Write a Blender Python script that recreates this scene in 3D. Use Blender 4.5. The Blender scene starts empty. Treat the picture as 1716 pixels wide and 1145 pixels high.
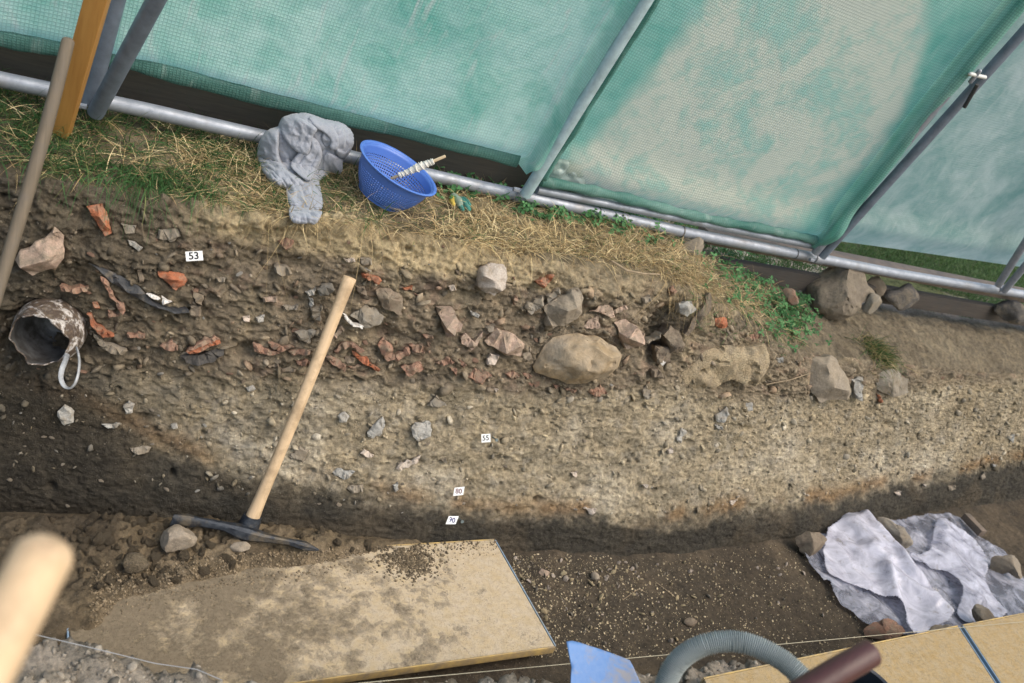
import bpy, bmesh, math, random
import numpy as np
from mathutils import Vector, Matrix
from mathutils.bvhtree import BVHTree
from mathutils.geometry import delaunay_2d_cdt

random.seed(7); RNG = np.random.default_rng(7)
S = bpy.context.scene
COL = S.collection
# ------------------------------------------------------------------ camera
# world: X along the trench, Y into the far section, Z up; trench floor at Z = 0, metres
FPX, IW, IH = 1430.0, 1716, 1145
Xc = Vector((.873, .093, .478)).normalized()            # world X in (right, down, forward)
Uc = Vector((.342, -.816, -.467)); Uc = (Uc - Xc*Uc.dot(Xc)).normalized()
Yc = Uc.cross(Xc).normalized()
CAM = Vector((0, 0, 2.18))
RIGHT = Vector((Xc.x, Yc.x, Uc.x)); DOWN = Vector((Xc.y, Yc.y, Uc.y)); FWD = Vector((Xc.z, Yc.z, Uc.z))
cd = bpy.data.cameras.new('camera'); cam = bpy.data.objects.new('camera', cd); COL.objects.link(cam)
M = Matrix((( RIGHT.x, -DOWN.x, -FWD.x, CAM.x), (RIGHT.y, -DOWN.y, -FWD.y, CAM.y), (RIGHT.z, -DOWN.z, -FWD.z, CAM.z), (0, 0, 0, 1)))
cam.matrix_world = M
cd.sensor_width = 36; cd.lens = 36*FPX/IW; cd.clip_end = 400; cd.clip_start = .05
cd.dof.use_dof = True; cd.dof.focus_distance = 2.9; cd.dof.aperture_fstop = 3.4
S.camera = cam
# ------------------------------------------------------------------ light
SUN_TO = Vector((.42, -.50, .95)).normalized()
w = bpy.data.worlds.new('World'); S.world = w; w.use_nodes = True
nt = w.node_tree; bg = nt.nodes['Background']
sky = nt.nodes.new('ShaderNodeTexSky'); sky.sky_type = 'NISHITA'; sky.sun_disc = False
sky.sun_elevation = math.asin(SUN_TO.z); sky.sun_rotation = math.atan2(SUN_TO.x, SUN_TO.y)
sky.air_density = 1.6; sky.dust_density = 4.0; sky.ozone_density = 1.0
nt.links.new(sky.outputs[0], bg.inputs[0]); bg.inputs[1].default_value = .148
sl = bpy.data.lights.new('sun', 'SUN'); sl.energy = 1.15; sl.angle = math.radians(50); sl.color = (1, .95, .86)
so = bpy.data.objects.new('sun', sl); COL.objects.link(so)
so.rotation_euler = SUN_TO.to_track_quat('Z', 'Y').to_euler(); so.location = (0, 0, 6)
S.view_settings.view_transform = 'Standard'; S.view_settings.look = 'None'
S.view_settings.gamma = 1; S.view_settings.use_curve_mapping = False
S.view_settings.exposure = 0.80

# ------------------------------------------------------------------ helpers
def ray(px, py):
    x, y = (px-IW/2)/FPX, (py-IH/2)/FPX
    return (RIGHT*x + DOWN*y + FWD)                      # depth-1 direction from CAM
def at_t(px, py, t): return CAM + ray(px, py)*t
def at_z(px, py, z):
    d = ray(px, py); return CAM + d*((z-CAM.z)/d.z)
def at_y(px, py, y):
    d = ray(px, py); return CAM + d*((y-CAM.y)/d.y)
def to_px(P):
    Q = np.asarray(P) - np.array(CAM)
    r = Q @ np.array(RIGHT); dn = Q @ np.array(DOWN); f = Q @ np.array(FWD)
    f = np.where(np.abs(f) < 1e-4, 1e-4, f)
    return np.stack([IW/2 + FPX*r/f, IH/2 + FPX*dn/f, f], -1)
def _h(ix, iy, iz, s):
    h = (ix.astype(np.uint32)*np.uint32(374761393) + iy.astype(np.uint32)*np.uint32(668265263)
         + iz.astype(np.uint32)*np.uint32(2147483647) + np.uint32(s*974711 & 0xffffffff))
    h = (h ^ (h >> np.uint32(13)))*np.uint32(1274126177); h ^= h >> np.uint32(16)
    h = h*np.uint32(2246822519); h ^= h >> np.uint32(13)
    return (h & np.uint32(0xffffff)).astype(np.float32)/16777215.0
def vn(P, s=0):                                          # value noise, -1..1
    P = np.asarray(P, np.float32); F = np.floor(P); I = F.astype(np.int64); f = P-F
    f = f*f*f*(f*(f*6-15)+10); x, y, z = I[..., 0], I[..., 1], I[..., 2]; o = 0
    for dx in (0, 1):
        wx = f[..., 0] if dx else 1-f[..., 0]
        for dy in (0, 1):
            wy = f[..., 1] if dy else 1-f[..., 1]
            for dz in (0, 1):
                wz = f[..., 2] if dz else 1-f[..., 2]
                o = o + wx*wy*wz*_h(x+dx, y+dy, z+dz, s)
    return o*2-1
def fbm(P, oc=4, s=0, g=.5):
    P = np.asarray(P, np.float32); o = 0; a = 1; n = 0
    for k in range(oc):
        o = o + a*vn(P*(2.03**k)+k*7.3, s+k); n += a; a *= g
    return o/n
def worley(P, s=0):                                      # F1, F2, random id of the nearest cell
    P = np.asarray(P, np.float32); I = np.floor(P).astype(np.int64)
    f1 = np.full(P.shape[:-1], 9., np.float32); f2 = f1.copy(); cid = f1*0
    for dx in (-1, 0, 1):
        for dy in (-1, 0, 1):
            for dz in (-1, 0, 1):
                x, y, z = I[..., 0]+dx, I[..., 1]+dy, I[..., 2]+dz
                q = np.stack([x+_h(x, y, z, s), y+_h(x, y, z, s+1), z+_h(x, y, z, s+2)], -1)-P
                d = np.sqrt((q*q).sum(-1)); nr = d < f1
                f2 = np.where(nr, f1, np.minimum(f2, d)); cid = np.where(nr, _h(x, y, z, s+3), cid); f1 = np.where(nr, d, f1)
    return f1, f2, cid
def sm(a, b, x):
    t = np.clip((np.asarray(x)-a)/(b-a), 0, 1); return t*t*(3-2*t)
def in_poly(q, poly):
    x, y = q[..., 0], q[..., 1]; o = np.zeros(x.shape, bool); n = len(poly)
    for i in range(n):
        x1, y1 = poly[i]; x2, y2 = poly[i-1]
        if y1 == y2: continue
        o ^= ((y1 > y) != (y2 > y)) & (x < (x2-x1)*(y-y1)/(y2-y1)+x1)
    return o
def poly_mask(q, poly, soft):                            # 1 inside, falling to 0 over `soft` outside
    poly = np.asarray(poly, float); d = np.full(q.shape[:-1], 1e9)
    for i in range(len(poly)):
        a, b = poly[i-1], poly[i]; ab = b-a
        t = np.clip(((q-a) @ ab)/max(ab @ ab, 1e-9), 0, 1)
        d = np.minimum(d, np.linalg.norm(q-a-t[..., None]*ab, axis=-1))
    s = np.where(in_poly(q, poly), -d, d)
    return 1-sm(-soft, soft, s)

def mesh(name, V, F):
    me = bpy.data.meshes.new(name)
    V = np.asarray(V, np.float32).reshape(-1, 3)
    if isinstance(F, np.ndarray):
        k = F.shape[1]; n = len(F)
        me.vertices.add(len(V)); me.vertices.foreach_set('co', V.ravel())
        me.loops.add(n*k); me.loops.foreach_set('vertex_index', F.astype(np.int32).ravel())
        me.polygons.add(n); me.polygons.foreach_set('loop_start', np.arange(0, n*k, k, dtype=np.int32))
        me.update(calc_edges=True); me.validate()
    else:
        me.from_pydata([tuple(v) for v in V], [], F); me.update()
    return me
def smooth(me, ang=None):
    me.polygons.foreach_set('use_smooth', np.ones(len(me.polygons), bool))
    if ang: me.set_sharp_from_angle(angle=math.radians(ang))
def vcol(me, C, name='Col'):
    a = me.color_attributes.new(name, 'FLOAT_COLOR', 'POINT')
    C = np.asarray(C, np.float32)
    if C.ndim == 1: C = np.repeat(C[:, None], 3, 1)
    a.data.foreach_set('color', np.concatenate([C, np.ones((len(C), 1), np.float32)], 1).ravel())
def tag(o, label=None, cat=None, group=None, kind=None):
    if label: o['label'] = label
    if cat: o['category'] = cat
    if group: o['group'] = group
    if kind: o['kind'] = kind
    return o
def link(name, me, m, parent=None, loc=None):
    o = bpy.data.objects.new(name, me); COL.objects.link(o)
    if m and not me.materials: me.materials.append(m)
    p = Vector(loc) if loc is not None else Vector((0, 0, 0))
    if parent: o.parent = parent; p = p - parent.location
    o.location = p
    return o
def thing(name, label, cat, loc, group=None):
    o = bpy.data.objects.new(name, None); COL.objects.link(o); o.location = loc; o.empty_display_size = .1
    return tag(o, label, cat, group)
def grid_faces(nu, nv):
    i = np.arange(nu-1)[:, None]*nv + np.arange(nv-1)[None]
    return np.stack([i, i+nv, i+nv+1, i+1], -1).reshape(-1, 4)
def sweep(path, rad, seg=12, cap=0, flat=1.0, ref=None, jit=0):
    """tube along a path; cap>0 rounds the ends; flat squeezes the section"""
    P = [Vector(p) for p in path]; R = list(rad) if hasattr(rad, '__len__') else [rad]*len(P)
    if cap:
        d0 = (P[0]-P[1]).normalized(); d1 = (P[-1]-P[-2]).normalized(); r0, r1 = R[0], R[-1]
        pre = [(P[0]+d0*r0*cap*math.sin(a), r0*math.cos(a)) for a in (1.45, 1.1, .75, .38)]
        post = [(P[-1]+d1*r1*cap*math.sin(a), r1*math.cos(a)) for a in (.38, .75, 1.1, 1.45)]
        P = [p for p, _ in pre]+P+[p for p, _ in post]; R = [r for _, r in pre]+R+[r for _, r in post]
    V = []; n = len(P); pu = None
    for i in range(n):
        d = (P[min(i+1, n-1)]-P[max(i-1, 0)]).normalized()
        if pu is None:
            u = Vector(ref) if ref else (Vector((0, 0, 1)) if abs(d.z) < .9 else Vector((1, 0, 0)))
        else: u = pu
        u = (u-d*u.dot(d)).normalized(); pu = u; v = d.cross(u)
        for k in range(seg):
            a = 2*math.pi*k/seg; V.append(P[i]+(u*math.cos(a)+v*math.sin(a)*flat)*R[i]*(1+jit*random.uniform(-1, 1)))
    F = [(i*seg+k, i*seg+(k+1) % seg, (i+1)*seg+(k+1) % seg, (i+1)*seg+k) for i in range(n-1) for k in range(seg)]
    F += [tuple(range(seg))[::-1], tuple(range((n-1)*seg, n*seg))]
    return V, F
def tube_obj(name, path, rad, m, parent=None, ang=50, **k):
    V, F = sweep(path, rad, **k); c = Vector(V[0]); 
    me = mesh(name, [Vector(v)-c for v in V], F); smooth(me, ang)
    return link(name, me, m, parent, c)
def box_mesh(cx, ax, ay, az, bev=.002, name='box', wob=0):
    """box from half-axis vectors, bevelled"""
    bm = bmesh.new()
    for sx in (-1, 1):
        for sy in (-1, 1):
            for sz in (-1, 1): bm.verts.new(ax*sx+ay*sy+az*sz)
    bmesh.ops.convex_hull(bm, input=bm.verts)
    bmesh.ops.dissolve_limit(bm, angle_limit=.02, verts=bm.verts, edges=bm.edges)
    if bev: bmesh.ops.bevel(bm, geom=bm.edges, offset=bev, segments=2, affect='EDGES', profile=.6)
    me = bpy.data.meshes.new(name); bm.to_mesh(me); bm.free(); smooth(me, 40)
    return me
def ico(sub):
    bm = bmesh.new(); bmesh.ops.create_icosphere(bm, subdivisions=sub, radius=1)
    V = np.array([v.co[:] for v in bm.verts], np.float32); F = np.array([[v.index for v in f.verts] for f in bm.faces]); bm.free()
    return V, F
ICO = {k: ico(k) for k in (1, 2, 3, 4, 5)}
def rock(seed, sub=3, cuts=9, rough=.05, sc=(1, .8, .65), lo=.55, hi=.85):
    r = np.random.default_rng(seed); V, F = ICO[sub]; V = V.copy()
    for _ in range(cuts):
        n = r.normal(size=3); n /= np.linalg.norm(n); d = r.uniform(lo, hi); e = np.log1p(np.exp((V@n-d)*45))/45; V -= e[:, None]*n
    V = V*np.asarray(sc)
    if rough: V = V*(1+rough*fbm(V*2.2/max(sc)+seed*3.1, 4, seed)[:, None]*1.6+rough*.5*fbm(V*8/max(sc)+seed, 3, seed+5)[:, None]-rough*.9*sm(.3, .6, fbm(V*5/max(sc)+seed*2, 2, seed+8))[:, None])
    return V.astype(np.float32), F

# ------------------------------------------------------------------ materials
class NT:
    def __init__(s, name):
        s.m = bpy.data.materials.new(name); s.m.use_nodes = True; s.t = s.m.node_tree
        s.b = s.t.nodes['Principled BSDF']; s.out = s.t.nodes['Material Output']
    def n(s, ty, **k):
        o = s.t.nodes.new('ShaderNode'+ty)
        for a, v in k.items():
            if a.startswith('i_'):
                key = a[2:]; key = int(key) if key.isdigit() else key.replace('_', ' ')
                if isinstance(v, bpy.types.NodeSocket): s.t.links.new(v, o.inputs[key])
                else: o.inputs[key].default_value = v
            else: setattr(o, a, v)
        return o
    def l(s, a, b): s.t.links.new(a, b)
    def co(s, what='Object'): return s.n('TexCoord').outputs[what]
    def noise(s, co, sc, det=4, rough=.55, dist=0.):
        o = s.n('TexNoise', i_Vector=co, i_Scale=sc, i_Detail=det, i_Roughness=rough, i_Distortion=dist); return o.outputs['Fac']
    def ramp(s, f, a, b, ca=(0, 0, 0, 1), cb=(1, 1, 1, 1)):
        o = s.n('ValToRGB', i_Fac=f); e = o.color_ramp.elements; e[0].position = a; e[1].position = b; e[0].color = ca; e[1].color = cb
        return o.outputs[0]
    def mix(s, f, a, b, mode='MIX'):
        o = s.n('MixRGB', blend_type=mode)
        for k, v in ((0, f), (1, a), (2, b)):
            if isinstance(v, bpy.types.NodeSocket): s.l(v, o.inputs[k])
            elif k: o.inputs[k].default_value = (*v[:3], 1)
            else: o.inputs[0].default_value = v
        return o.outputs[0]
    def mth(s, op, a, b=0.):
        o = s.n('Math', operation=op)
        for k, v in ((0, a), (1, b)):
            if isinstance(v, bpy.types.NodeSocket): s.l(v, o.inputs[k])
            else: o.inputs[k].default_value = v
        return o.outputs[0]
    def bump(s, h, dist=.002, st=1., nrm=None):
        o = s.n('Bump', i_Height=h, i_Distance=dist, i_Strength=st)
        if nrm: s.l(nrm, o.inputs['Normal'])
        return o.outputs[0]
    def fin(s, col, rough=.9, nrm=None, spec=.2):
        if isinstance(col, bpy.types.NodeSocket): s.l(col, s.b.inputs['Base Color'])
        else: s.b.inputs['Base Color'].default_value = (*col, 1)
        if isinstance(rough, bpy.types.NodeSocket): s.l(rough, s.b.inputs['Roughness'])
        else: s.b.inputs['Roughness'].default_value = rough
        s.b.inputs['Specular IOR Level'].default_value = spec
        if nrm: s.l(nrm, s.b.inputs['Normal'])
        return s.m
SOIL = (.215, .175, .125)
def stone_mat(name, c1, c2, scale=25, dust=.45, soil=SOIL, bump=.003, rough=.9, spec=.2, fleck=.12):
    t = NT(name); co = t.co(); rnd = t.n('ObjectInfo').outputs['Random']
    off = t.n('VectorMath', operation='ADD', i_0=co); sc = t.n('CombineXYZ', i_X=rnd, i_Y=rnd, i_Z=rnd)
    t.l(sc.outputs[0], off.inputs[1]); p = off.outputs[0]
    n1 = t.noise(p, scale, 5, .6); n2 = t.noise(p, scale*7, 4, .65); n3 = t.noise(p, scale*.8, 7, .75, .6)
    c = t.mix(t.ramp(n1, .35, .65), c1, c2)
    c = t.mix(1., c, t.ramp(n2, .25, .8, (1-fleck*3, 1-fleck*3, 1-fleck*3, 1), (1+fleck, 1+fleck, 1+fleck, 1)), 'MULTIPLY')
    c = t.mix(1., c, t.ramp(rnd, 0, 1, (.8, .8, .8, 1), (1.12, 1.08, 1.04, 1)), 'MULTIPLY')
    c = t.mix(t.mth('MULTIPLY', t.ramp(t.noise(p, scale*2.5, 5, .7, .3), .55, .7), .5), c, tuple(x*.62 for x in c1))
    if dust: c = t.mix(t.mth('MULTIPLY', t.ramp(n3, .60-dust*.35, .76-dust*.25), .9), c, soil)
    h = t.mth('ADD', t.mth('MULTIPLY', n1, 1.5), n2)
    return t.fin(c, rough, t.bump(h, bump), spec)
MT = dict(
    orange=stone_mat('fired_tile_orange', (.44, .155, .075), (.33, .13, .075), 30, .35),
    tile=stone_mat('fired_tile_brown_red', (.345, .20, .14), (.27, .165, .12), 30, .45),
    pink=stone_mat('pink_brick', (.53, .40, .32), (.43, .31, .24), 35, .55),
    cream=stone_mat('cream_limestone', (.56, .49, .42), (.50, .42, .35), 22, .2),
    grey=stone_mat('grey_stone', (.29, .265, .22), (.22, .20, .17), 18, .6),
    pale=stone_mat('pale_grey_stone', (.40, .39, .36), (.33, .325, .30), 20, .3),
    beige=stone_mat('beige_stone', (.33, .28, .215), (.25, .215, .17), 14, .4),
    brown=stone_mat('brown_stone', (.205, .16, .12), (.15, .12, .092), 20, .55),
    slate=stone_mat('dark_slate', (.035, .038, .045), (.055, .057, .06), 18, .2, rough=.6, spec=.4),
    white=stone_mat('white_glazed_ware', (.72, .71, .69), (.62, .6, .57), 20, .1, rough=.5, spec=.4),
    dark=stone_mat('dark_weathered_stone', (.12, .11, .10), (.085, .08, .075), 18, .3),
    clod=stone_mat('soil_clod', (.225, .178, .115), (.165, .13, .085), 30, .35, bump=.010, fleck=.2),
    rockbrown=stone_mat('brown_boulder', (.235, .195, .15), (.175, .145, .11), 9, .45, bump=.005),
    clay=stone_mat('pale_clay', (.46, .38, .25), (.38, .30, .19), 20, .35, bump=.008, fleck=.2),
    yellow=stone_mat('ochre_boulder', (.43, .36, .27), (.40, .285, .155), 5, .2, bump=.006),
)
def attr_soil(name, fine=1.0, bump=.004, grit=.25, gloss=.95):
    t = NT(name); co = t.co(); base = t.n('Attribute', attribute_name='Col').outputs[0]
    n1 = t.noise(co, 60, 6, .7); n2 = t.noise(co, 240, 4, .7); n3 = t.noise(co, 14, 5, .65, .6)
    c = t.mix(1., base, t.ramp(n1, .28, .74, (.52, .52, .52, 1), (1.38, 1.36, 1.32, 1)), 'MULTIPLY')
    c = t.mix(1., c, t.ramp(n3, .3, .72, (.72, .73, .75, 1), (1.22, 1.18, 1.1, 1)), 'MULTIPLY')
    vo = t.n('TexVoronoi', i_Vector=co, i_Scale=150.); k = t.ramp(vo.outputs['Distance'], .12, .24, (1, 1, 1, 1), (0, 0, 0, 1))
    sel = t.ramp(t.n('SeparateColor', i_0=vo.outputs['Color']).outputs[0], .8, .82)
    gm = t.mth('MULTIPLY', t.mth('MULTIPLY', k, sel), grit)
    c = t.mix(gm, c, (.42, .39, .34))
    h = t.mth('ADD', t.mth('MULTIPLY', n1, 1.6), t.mth('MULTIPLY', n2, .7)); h = t.mth('ADD', h, t.mth('MULTIPLY', gm, 1.2))
    return t.fin(c, gloss, t.bump(h, bump), .12)
M_WALL = attr_soil('section_soil', bump=.006)
M_BANK = attr_soil('bank_soil')
M_FLOOR = attr_soil('floor_soil', grit=.55, bump=.004)
M_NEAR = attr_soil('near_bank_soil', bump=.005)
def plain(name, c, rough=.5, spec=.4, metal=0., var=.15, sc=40, bump=0, c2=None):
    t = NT(name); n = t.noise(t.co(), sc, 4, .6)
    if c2 is None: c2 = tuple(x*(1-var) for x in c)
    t.b.inputs['Metallic'].default_value = metal
    return t.fin(t.mix(t.ramp(n, .35, .65), c, c2), rough, t.bump(n, bump) if bump else None, spec)
def wood(name, c1, c2, axis, sc=30, rough=.6, mark=None):
    """grain stretched along the world direction `axis`"""
    t = NT(name); co = t.co(); mp = t.n('Mapping', i_Vector=co)
    mp.inputs['Rotation'].default_value = Vector(axis).to_track_quat('Z', 'Y').inverted().to_euler()
    mp2 = t.n('Mapping', i_Vector=mp.outputs[0]); mp2.inputs['Scale'].default_value = (1, 1, .06)
    g = t.noise(mp2.outputs[0], sc*6, 4, .6, .5); b = t.noise(mp2.outputs[0], sc*1.2, 3); d = t.noise(co, 16, 5, .65)
    c = t.mix(t.ramp(g, .3, .7), c1, c2); c = t.mix(t.mth('MULTIPLY', t.ramp(b, .45, .7), .35), c, c2)
    if mark: c = t.mix(t.mth('MULTIPLY', t.ramp(d, .48, .66), .7), c, mark)
    return t.fin(c, rough, t.bump(g, .0006), .3)
def galv(name='galvanised_steel'):
    t = NT(name); co = t.co(); n = t.noise(co, 30, 6, .65); n2 = t.noise(co, 7, 4, .6)
    c = t.mix(t.ramp(n, .3, .7), (.34, .36, .40), (.23, .25, .29)); c = t.mix(t.mth('MULTIPLY', t.ramp(n2, .55, .72), .5), c, (.20, .17, .14))
    t.b.inputs['Metallic'].default_value = .35
    return t.fin(c, t.ramp(n, .3, .7, (.38, .38, .38, 1), (.6, .6, .6, 1)), None, .4)
M_GALV = galv()
M_GALVD = plain('blue_grey_steel', (.19, .225, .28), .5, .4, .3, .3, 20)
def net(name, teal, pale, beige, p_lo, p_hi, tr=.5, scuff=.5, pitch=.0105, thr=.75):
    t = NT(name); uv = t.n('UVMap', uv_map='UVMap').outputs[0]
    n1 = t.noise(uv, 3.2, 6, .62, .7); n2 = t.noise(uv, 14, 5, .7, .5); n3 = t.noise(uv, 1.3, 3)
    mp = t.n('Mapping', i_Vector=uv); mp.inputs['Scale'].default_value = (6, 1.2, 1); mp.inputs['Rotation'].default_value = (0, 0, .5)
    n4 = t.noise(mp.outputs[0], 2.4, 6, .68, 1.2)
    f = t.mth('ADD', t.mth('MULTIPLY', n1, .7), t.mth('MULTIPLY', n2, .3))
    c = t.mix(t.ramp(f, p_lo, p_hi), teal, pale)
    c = t.mix(t.mth('MULTIPLY', t.ramp(n4, .56, .72), scuff), c, (.78, .82, .78))
    a = t.n('Attribute', attribute_name='Patch').outputs[0]
    pm = t.mth('MULTIPLY', a, t.ramp(t.mth('ADD', t.mth('MULTIPLY', n1, .6), t.mth('MULTIPLY', n2, .4)), .46, .60, (1, 1, 1, 1), (.2, .2, .2, 1)))
    c = t.mix(pm, c, beige)
    sx = t.n('SeparateXYZ', i_0=uv)
    def thread(s):
        q = t.mth('FRACT', t.mth('DIVIDE', s, pitch)); q = t.mth('ABSOLUTE', t.mth('SUBTRACT', q, .5))
        return t.ramp(q, .30, .44)
    th = t.mth('MAXIMUM', thread(sx.outputs[0]), thread(sx.outputs[1]))
    c2 = t.mix(th, c, t.mix(1., c, (thr, thr*1.02, thr), 'MULTIPLY'))
    nr = t.bump(t.mth('ADD', t.mth('MULTIPLY', n2, .6), t.mth('MULTIPLY', th, .15)), .008)
    t.l(c2, t.b.inputs['Base Color']); t.b.inputs['Roughness'].default_value = .45; t.b.inputs['Specular IOR Level'].default_value = .35
    t.l(nr, t.b.inputs['Normal'])
    tl = t.n('BsdfTranslucent', i_Color=c2); mx = t.n('MixShader', i_0=tr)
    t.l(t.b.outputs[0], mx.inputs[1]); t.l(tl.outputs[0], mx.inputs[2])
    tp = t.n('BsdfTransparent', i_Color=(.75, .95, .88, 1)); m2 = t.n('MixShader', i_0=.12); t.l(mx.outputs[0], m2.inputs[1]); t.l(tp.outputs[0], m2.inputs[2]); t.l(m2.outputs[0], t.out.inputs[0])
    return t.m
M_NET_L = net('green_mesh_film', (.20, .60, .49), (.62, .90, .81), (.5, .6, .52), .34, .60, .5, .75, thr=.84)
M_NET_M = net('green_mesh_film_path_tint', (.20, .57, .48), (.46, .78, .68), (.84, .86, .73), .38, .66, .5, .3, thr=.72)
M_NET_R = net('blue_grey_film', (.24, .43, .41), (.64, .74, .71), (.5, .6, .52), .36, .64, .5, .5, thr=.93)
# ------------------------------------------------------------------ terrain profile (from wall foot to behind the tube)
def ip(x, xs, ys): return np.interp(x, xs, ys)
def Yb(x): return ip(x, [-2.5, -.07, .6, 1.15, 2.27, 3.2, 4.1, 5.5, 8.5], [2.35, 2.17, 2.06, 1.995, 1.92, 2.00, 2.15, 2.31, 2.62])
def lipY(x): return ip(x, [-2.5, 0, .8, 1.5, 2.9, 3.7, 4.85, 8.5], [2.50, 2.38, 2.36, 2.35, 2.35, 2.42, 2.50, 2.85])
def lipZ(x): return ip(x, [-2.5, .3, .8, 1.47, 2.15, 2.5, 2.9, 3.67, 4.85, 8.5], [1.02, 1.04, 1.06, 1.055, 1.04, .95, .80, .755, .735, .70])
def tubeZ(x): return ip(x, [-2.5, 2.2, 2.8, 3.5, 5, 8.5], [1.09, 1.085, .96, .83, .86, .88])
NW, NB = 300, 110
def profile(x):
    """(n, NW+NB, 2) of Y, Z for stations x"""
    x = np.asarray(x)[:, None]; s = np.linspace(0, 1, NW)[None]
    g = np.interp(s[0], [0, .05, .15, .32, .5, .75, .93, 1], [-.05, .02, .10, .34, .56, .76, .9, 1.])[None]
    z = -.05 + (lipZ(x)+.05)*s; y = Yb(x)+(lipY(x)-Yb(x))*g
    b = np.linspace(0, 1, NB+1)[None, 1:]
    yb = lipY(x)+(3.5-lipY(x))*b
    ty = np.clip((yb-lipY(x))/(2.75-lipY(x)), 0, 1)
    zb = lipZ(x)+(tubeZ(x)-lipZ(x))*np.power(ty, .75) - .05*np.clip((yb-2.75)/.75, 0, 1)
    Y = np.concatenate([y, yb], 1); Z = np.concatenate([z, zb], 1)
    k = 13; ker = np.ones(k)/k
    def smo(A):
        P = np.pad(A, ((0, 0), (k//2, k//2)), 'edge'); o = np.zeros_like(A)
        for i in range(k): o += P[:, i:i+A.shape[1]]*ker[i]
        return o
    fade = sm(-45, 0, -np.abs(np.arange(NW+NB)-NW+2))[None]
    Y = Y*(1-fade)+smo(Y)*fade; Z = Z*(1-fade)+smo(Z)*fade
    return np.stack([Y, Z], -1)
xs0 = np.linspace(-2.2, 8.2, 160); p0 = profile(xs0)[:, ::6]
V0 = np.concatenate([np.repeat(xs0[:, None, None], p0.shape[1], 1), p0], -1)
BV_WALL = BVHTree.FromPolygons([tuple(v) for v in V0.reshape(-1, 3)], [tuple(f) for f in grid_faces(160, p0.shape[1])])
def hit(px, py):
    d = ray(px, py); loc, n, i, ds = BV_WALL.ray_cast(CAM, d.normalized())
    if loc is None: return at_z(px, py, 0), Vector((0, 0, 1))
    if n.dot(d) > 0: n = -n
    return loc, n
# ------------------------------------------------------------------ pieces bedded in the section, read off the photograph
CR = dict(A=(0, 300, 3.014), B=(430, 300, 3.014), C=(860, 300, 3.014), D=(1290, 300, 3.014),
          E=(0, 640, 3.99), F=(430, 640, 3.99), G=(860, 640, 3.99), H=(1290, 640, 3.99), P=(0, 0, 1))
def cpx(k, pts):
    ox, oy, s = CR[k]; return [(ox+p[0]/s, oy+p[1]/s, *p[2:]) for p in pts]
# (name, material, crop, outline, options); options: h relief, pr proud, th depth, ridge [(x,y,h)], lab/cat = a thing of its own
CH = []
def add(name, mat, crop, pts, **o): CH.append((name, mat, cpx(crop, pts), dict(o, ridge=cpx(crop, o['ridge']) if 'ridge' in o else None)))
# --- left part
add('brick_fragment', 'orange', 'A', [(435,140),(520,125),(545,185),(565,275),(530,290),(490,225)], ridge=[(505,190,.02),(540,240,.018)], pr=.02, lab='wedge of orange red brick sticking out just under the turf at left', cat='brick')
add('stone_block', 'pink', 'A', [(75,410),(95,365),(225,300),(275,240),(325,290),(325,400),(285,450),(165,490),(120,460)], ridge=[(110,428,.05),(240,388,.062),(270,262,.03)], pr=.03, th=.1, lab='angular pink and grey block beside the grey wooden pole', cat='stone')
add('tile_sherd', 'orange', 'A', [(795,465),(850,465),(930,480),(948,510),(930,540),(890,563),(830,515),(805,495)], ridge=[(860,500,.02),(910,505,.018)], pr=.02, lab='orange tile lump below the number 53 card', cat='tile')
add('slate_slab', 'slate', 'A', [(440,425),(520,450),(620,495),(700,540),(735,580),(765,615),(830,648),(950,655),(960,675),(880,682),(790,658),(700,605),(600,545),(520,482)], ridge=[(600,520,.012),(700,575,.014),(800,648,.01)], pr=.018, lab='long dark slate slab slanting down through the rubble', cat='slate')
add('ceramic_sherd', 'white', 'A', [(738,580),(775,588),(812,606),(800,613),(760,600)], pr=.035, h=.004, th=.02)
add('ceramic_sherd', 'white', 'A', [(815,592),(870,622),(822,638)], pr=.035, h=.004, th=.02)
add('tile_sherd', 'tile', 'A', [(505,490),(530,500),(570,570),(635,665),(620,688),(590,650),(545,570)], pr=.02, lab='long thin brown red tile slanting under the slate slab', cat='tile')
add('tile_sherd', 'orange', 'A', [(435,680),(460,678),(490,740),(540,775),(580,795),(520,802),(475,762)], pr=.025, lab='curved orange tile edge to the right of the broken jug', cat='tile')
add('tile_sherd', 'grey', 'A', [(470,780),(530,830),(600,850),(645,868),(620,890),(560,882),(500,842)], pr=.02)
add('tile_sherd', 'orange', 'A', [(465,625),(490,620),(505,655),(475,655)], pr=.015)
add('tile_sherd', 'tile', 'A', [(545,665),(605,690),(550,702)], pr=.015)
add('tile_sherd', 'tile', 'A', [(640,783),(735,790),(730,806),(645,802)], pr=.015)
add('tile_sherd', 'tile', 'A', [(950,862),(1010,825),(1085,795),(1115,815),(1030,845),(940,875)], pr=.03, h=.006)
add('tile_sherd', 'orange', 'A', [(938,872),(1030,845),(1112,815),(1116,832),(1040,862),(962,889)], pr=.032, h=.006, lab='roof tile with a bright orange broken edge left of the pick handle', cat='tile')
add('stone', 'dark', 'A', [(905,900),(960,890),(1060,870),(1135,850),(1130,890),(1080,930),(1000,945),(940,930)], pr=.015)
add('stone', 'pale', 'A', [(645,310),(680,318),(722,348),(700,367),(655,335)], pr=.015)
add('stone', 'brown', 'A', [(970,560),(1030,590),(1020,640),(985,625)], pr=.02)
add('stone', 'brown', 'A', [(960,642),(1020,640),(1012,700),(958,690)], pr=.02)
add('stone', 'brown', 'A', [(690,452),(715,450),(725,520),(705,525)], pr=.015)
add('stone', 'tile', 'A', [(300,540),(360,555),(450,545),(440,570),(370,580),(310,570)], pr=.012)
add('stone', 'tile', 'A', [(805,845),(870,810),(900,865),(850,870)], pr=.015)
add('stone', 'grey', 'A', [(800,255),(900,245),(915,290),(860,320),(790,300)], pr=.01)
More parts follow.
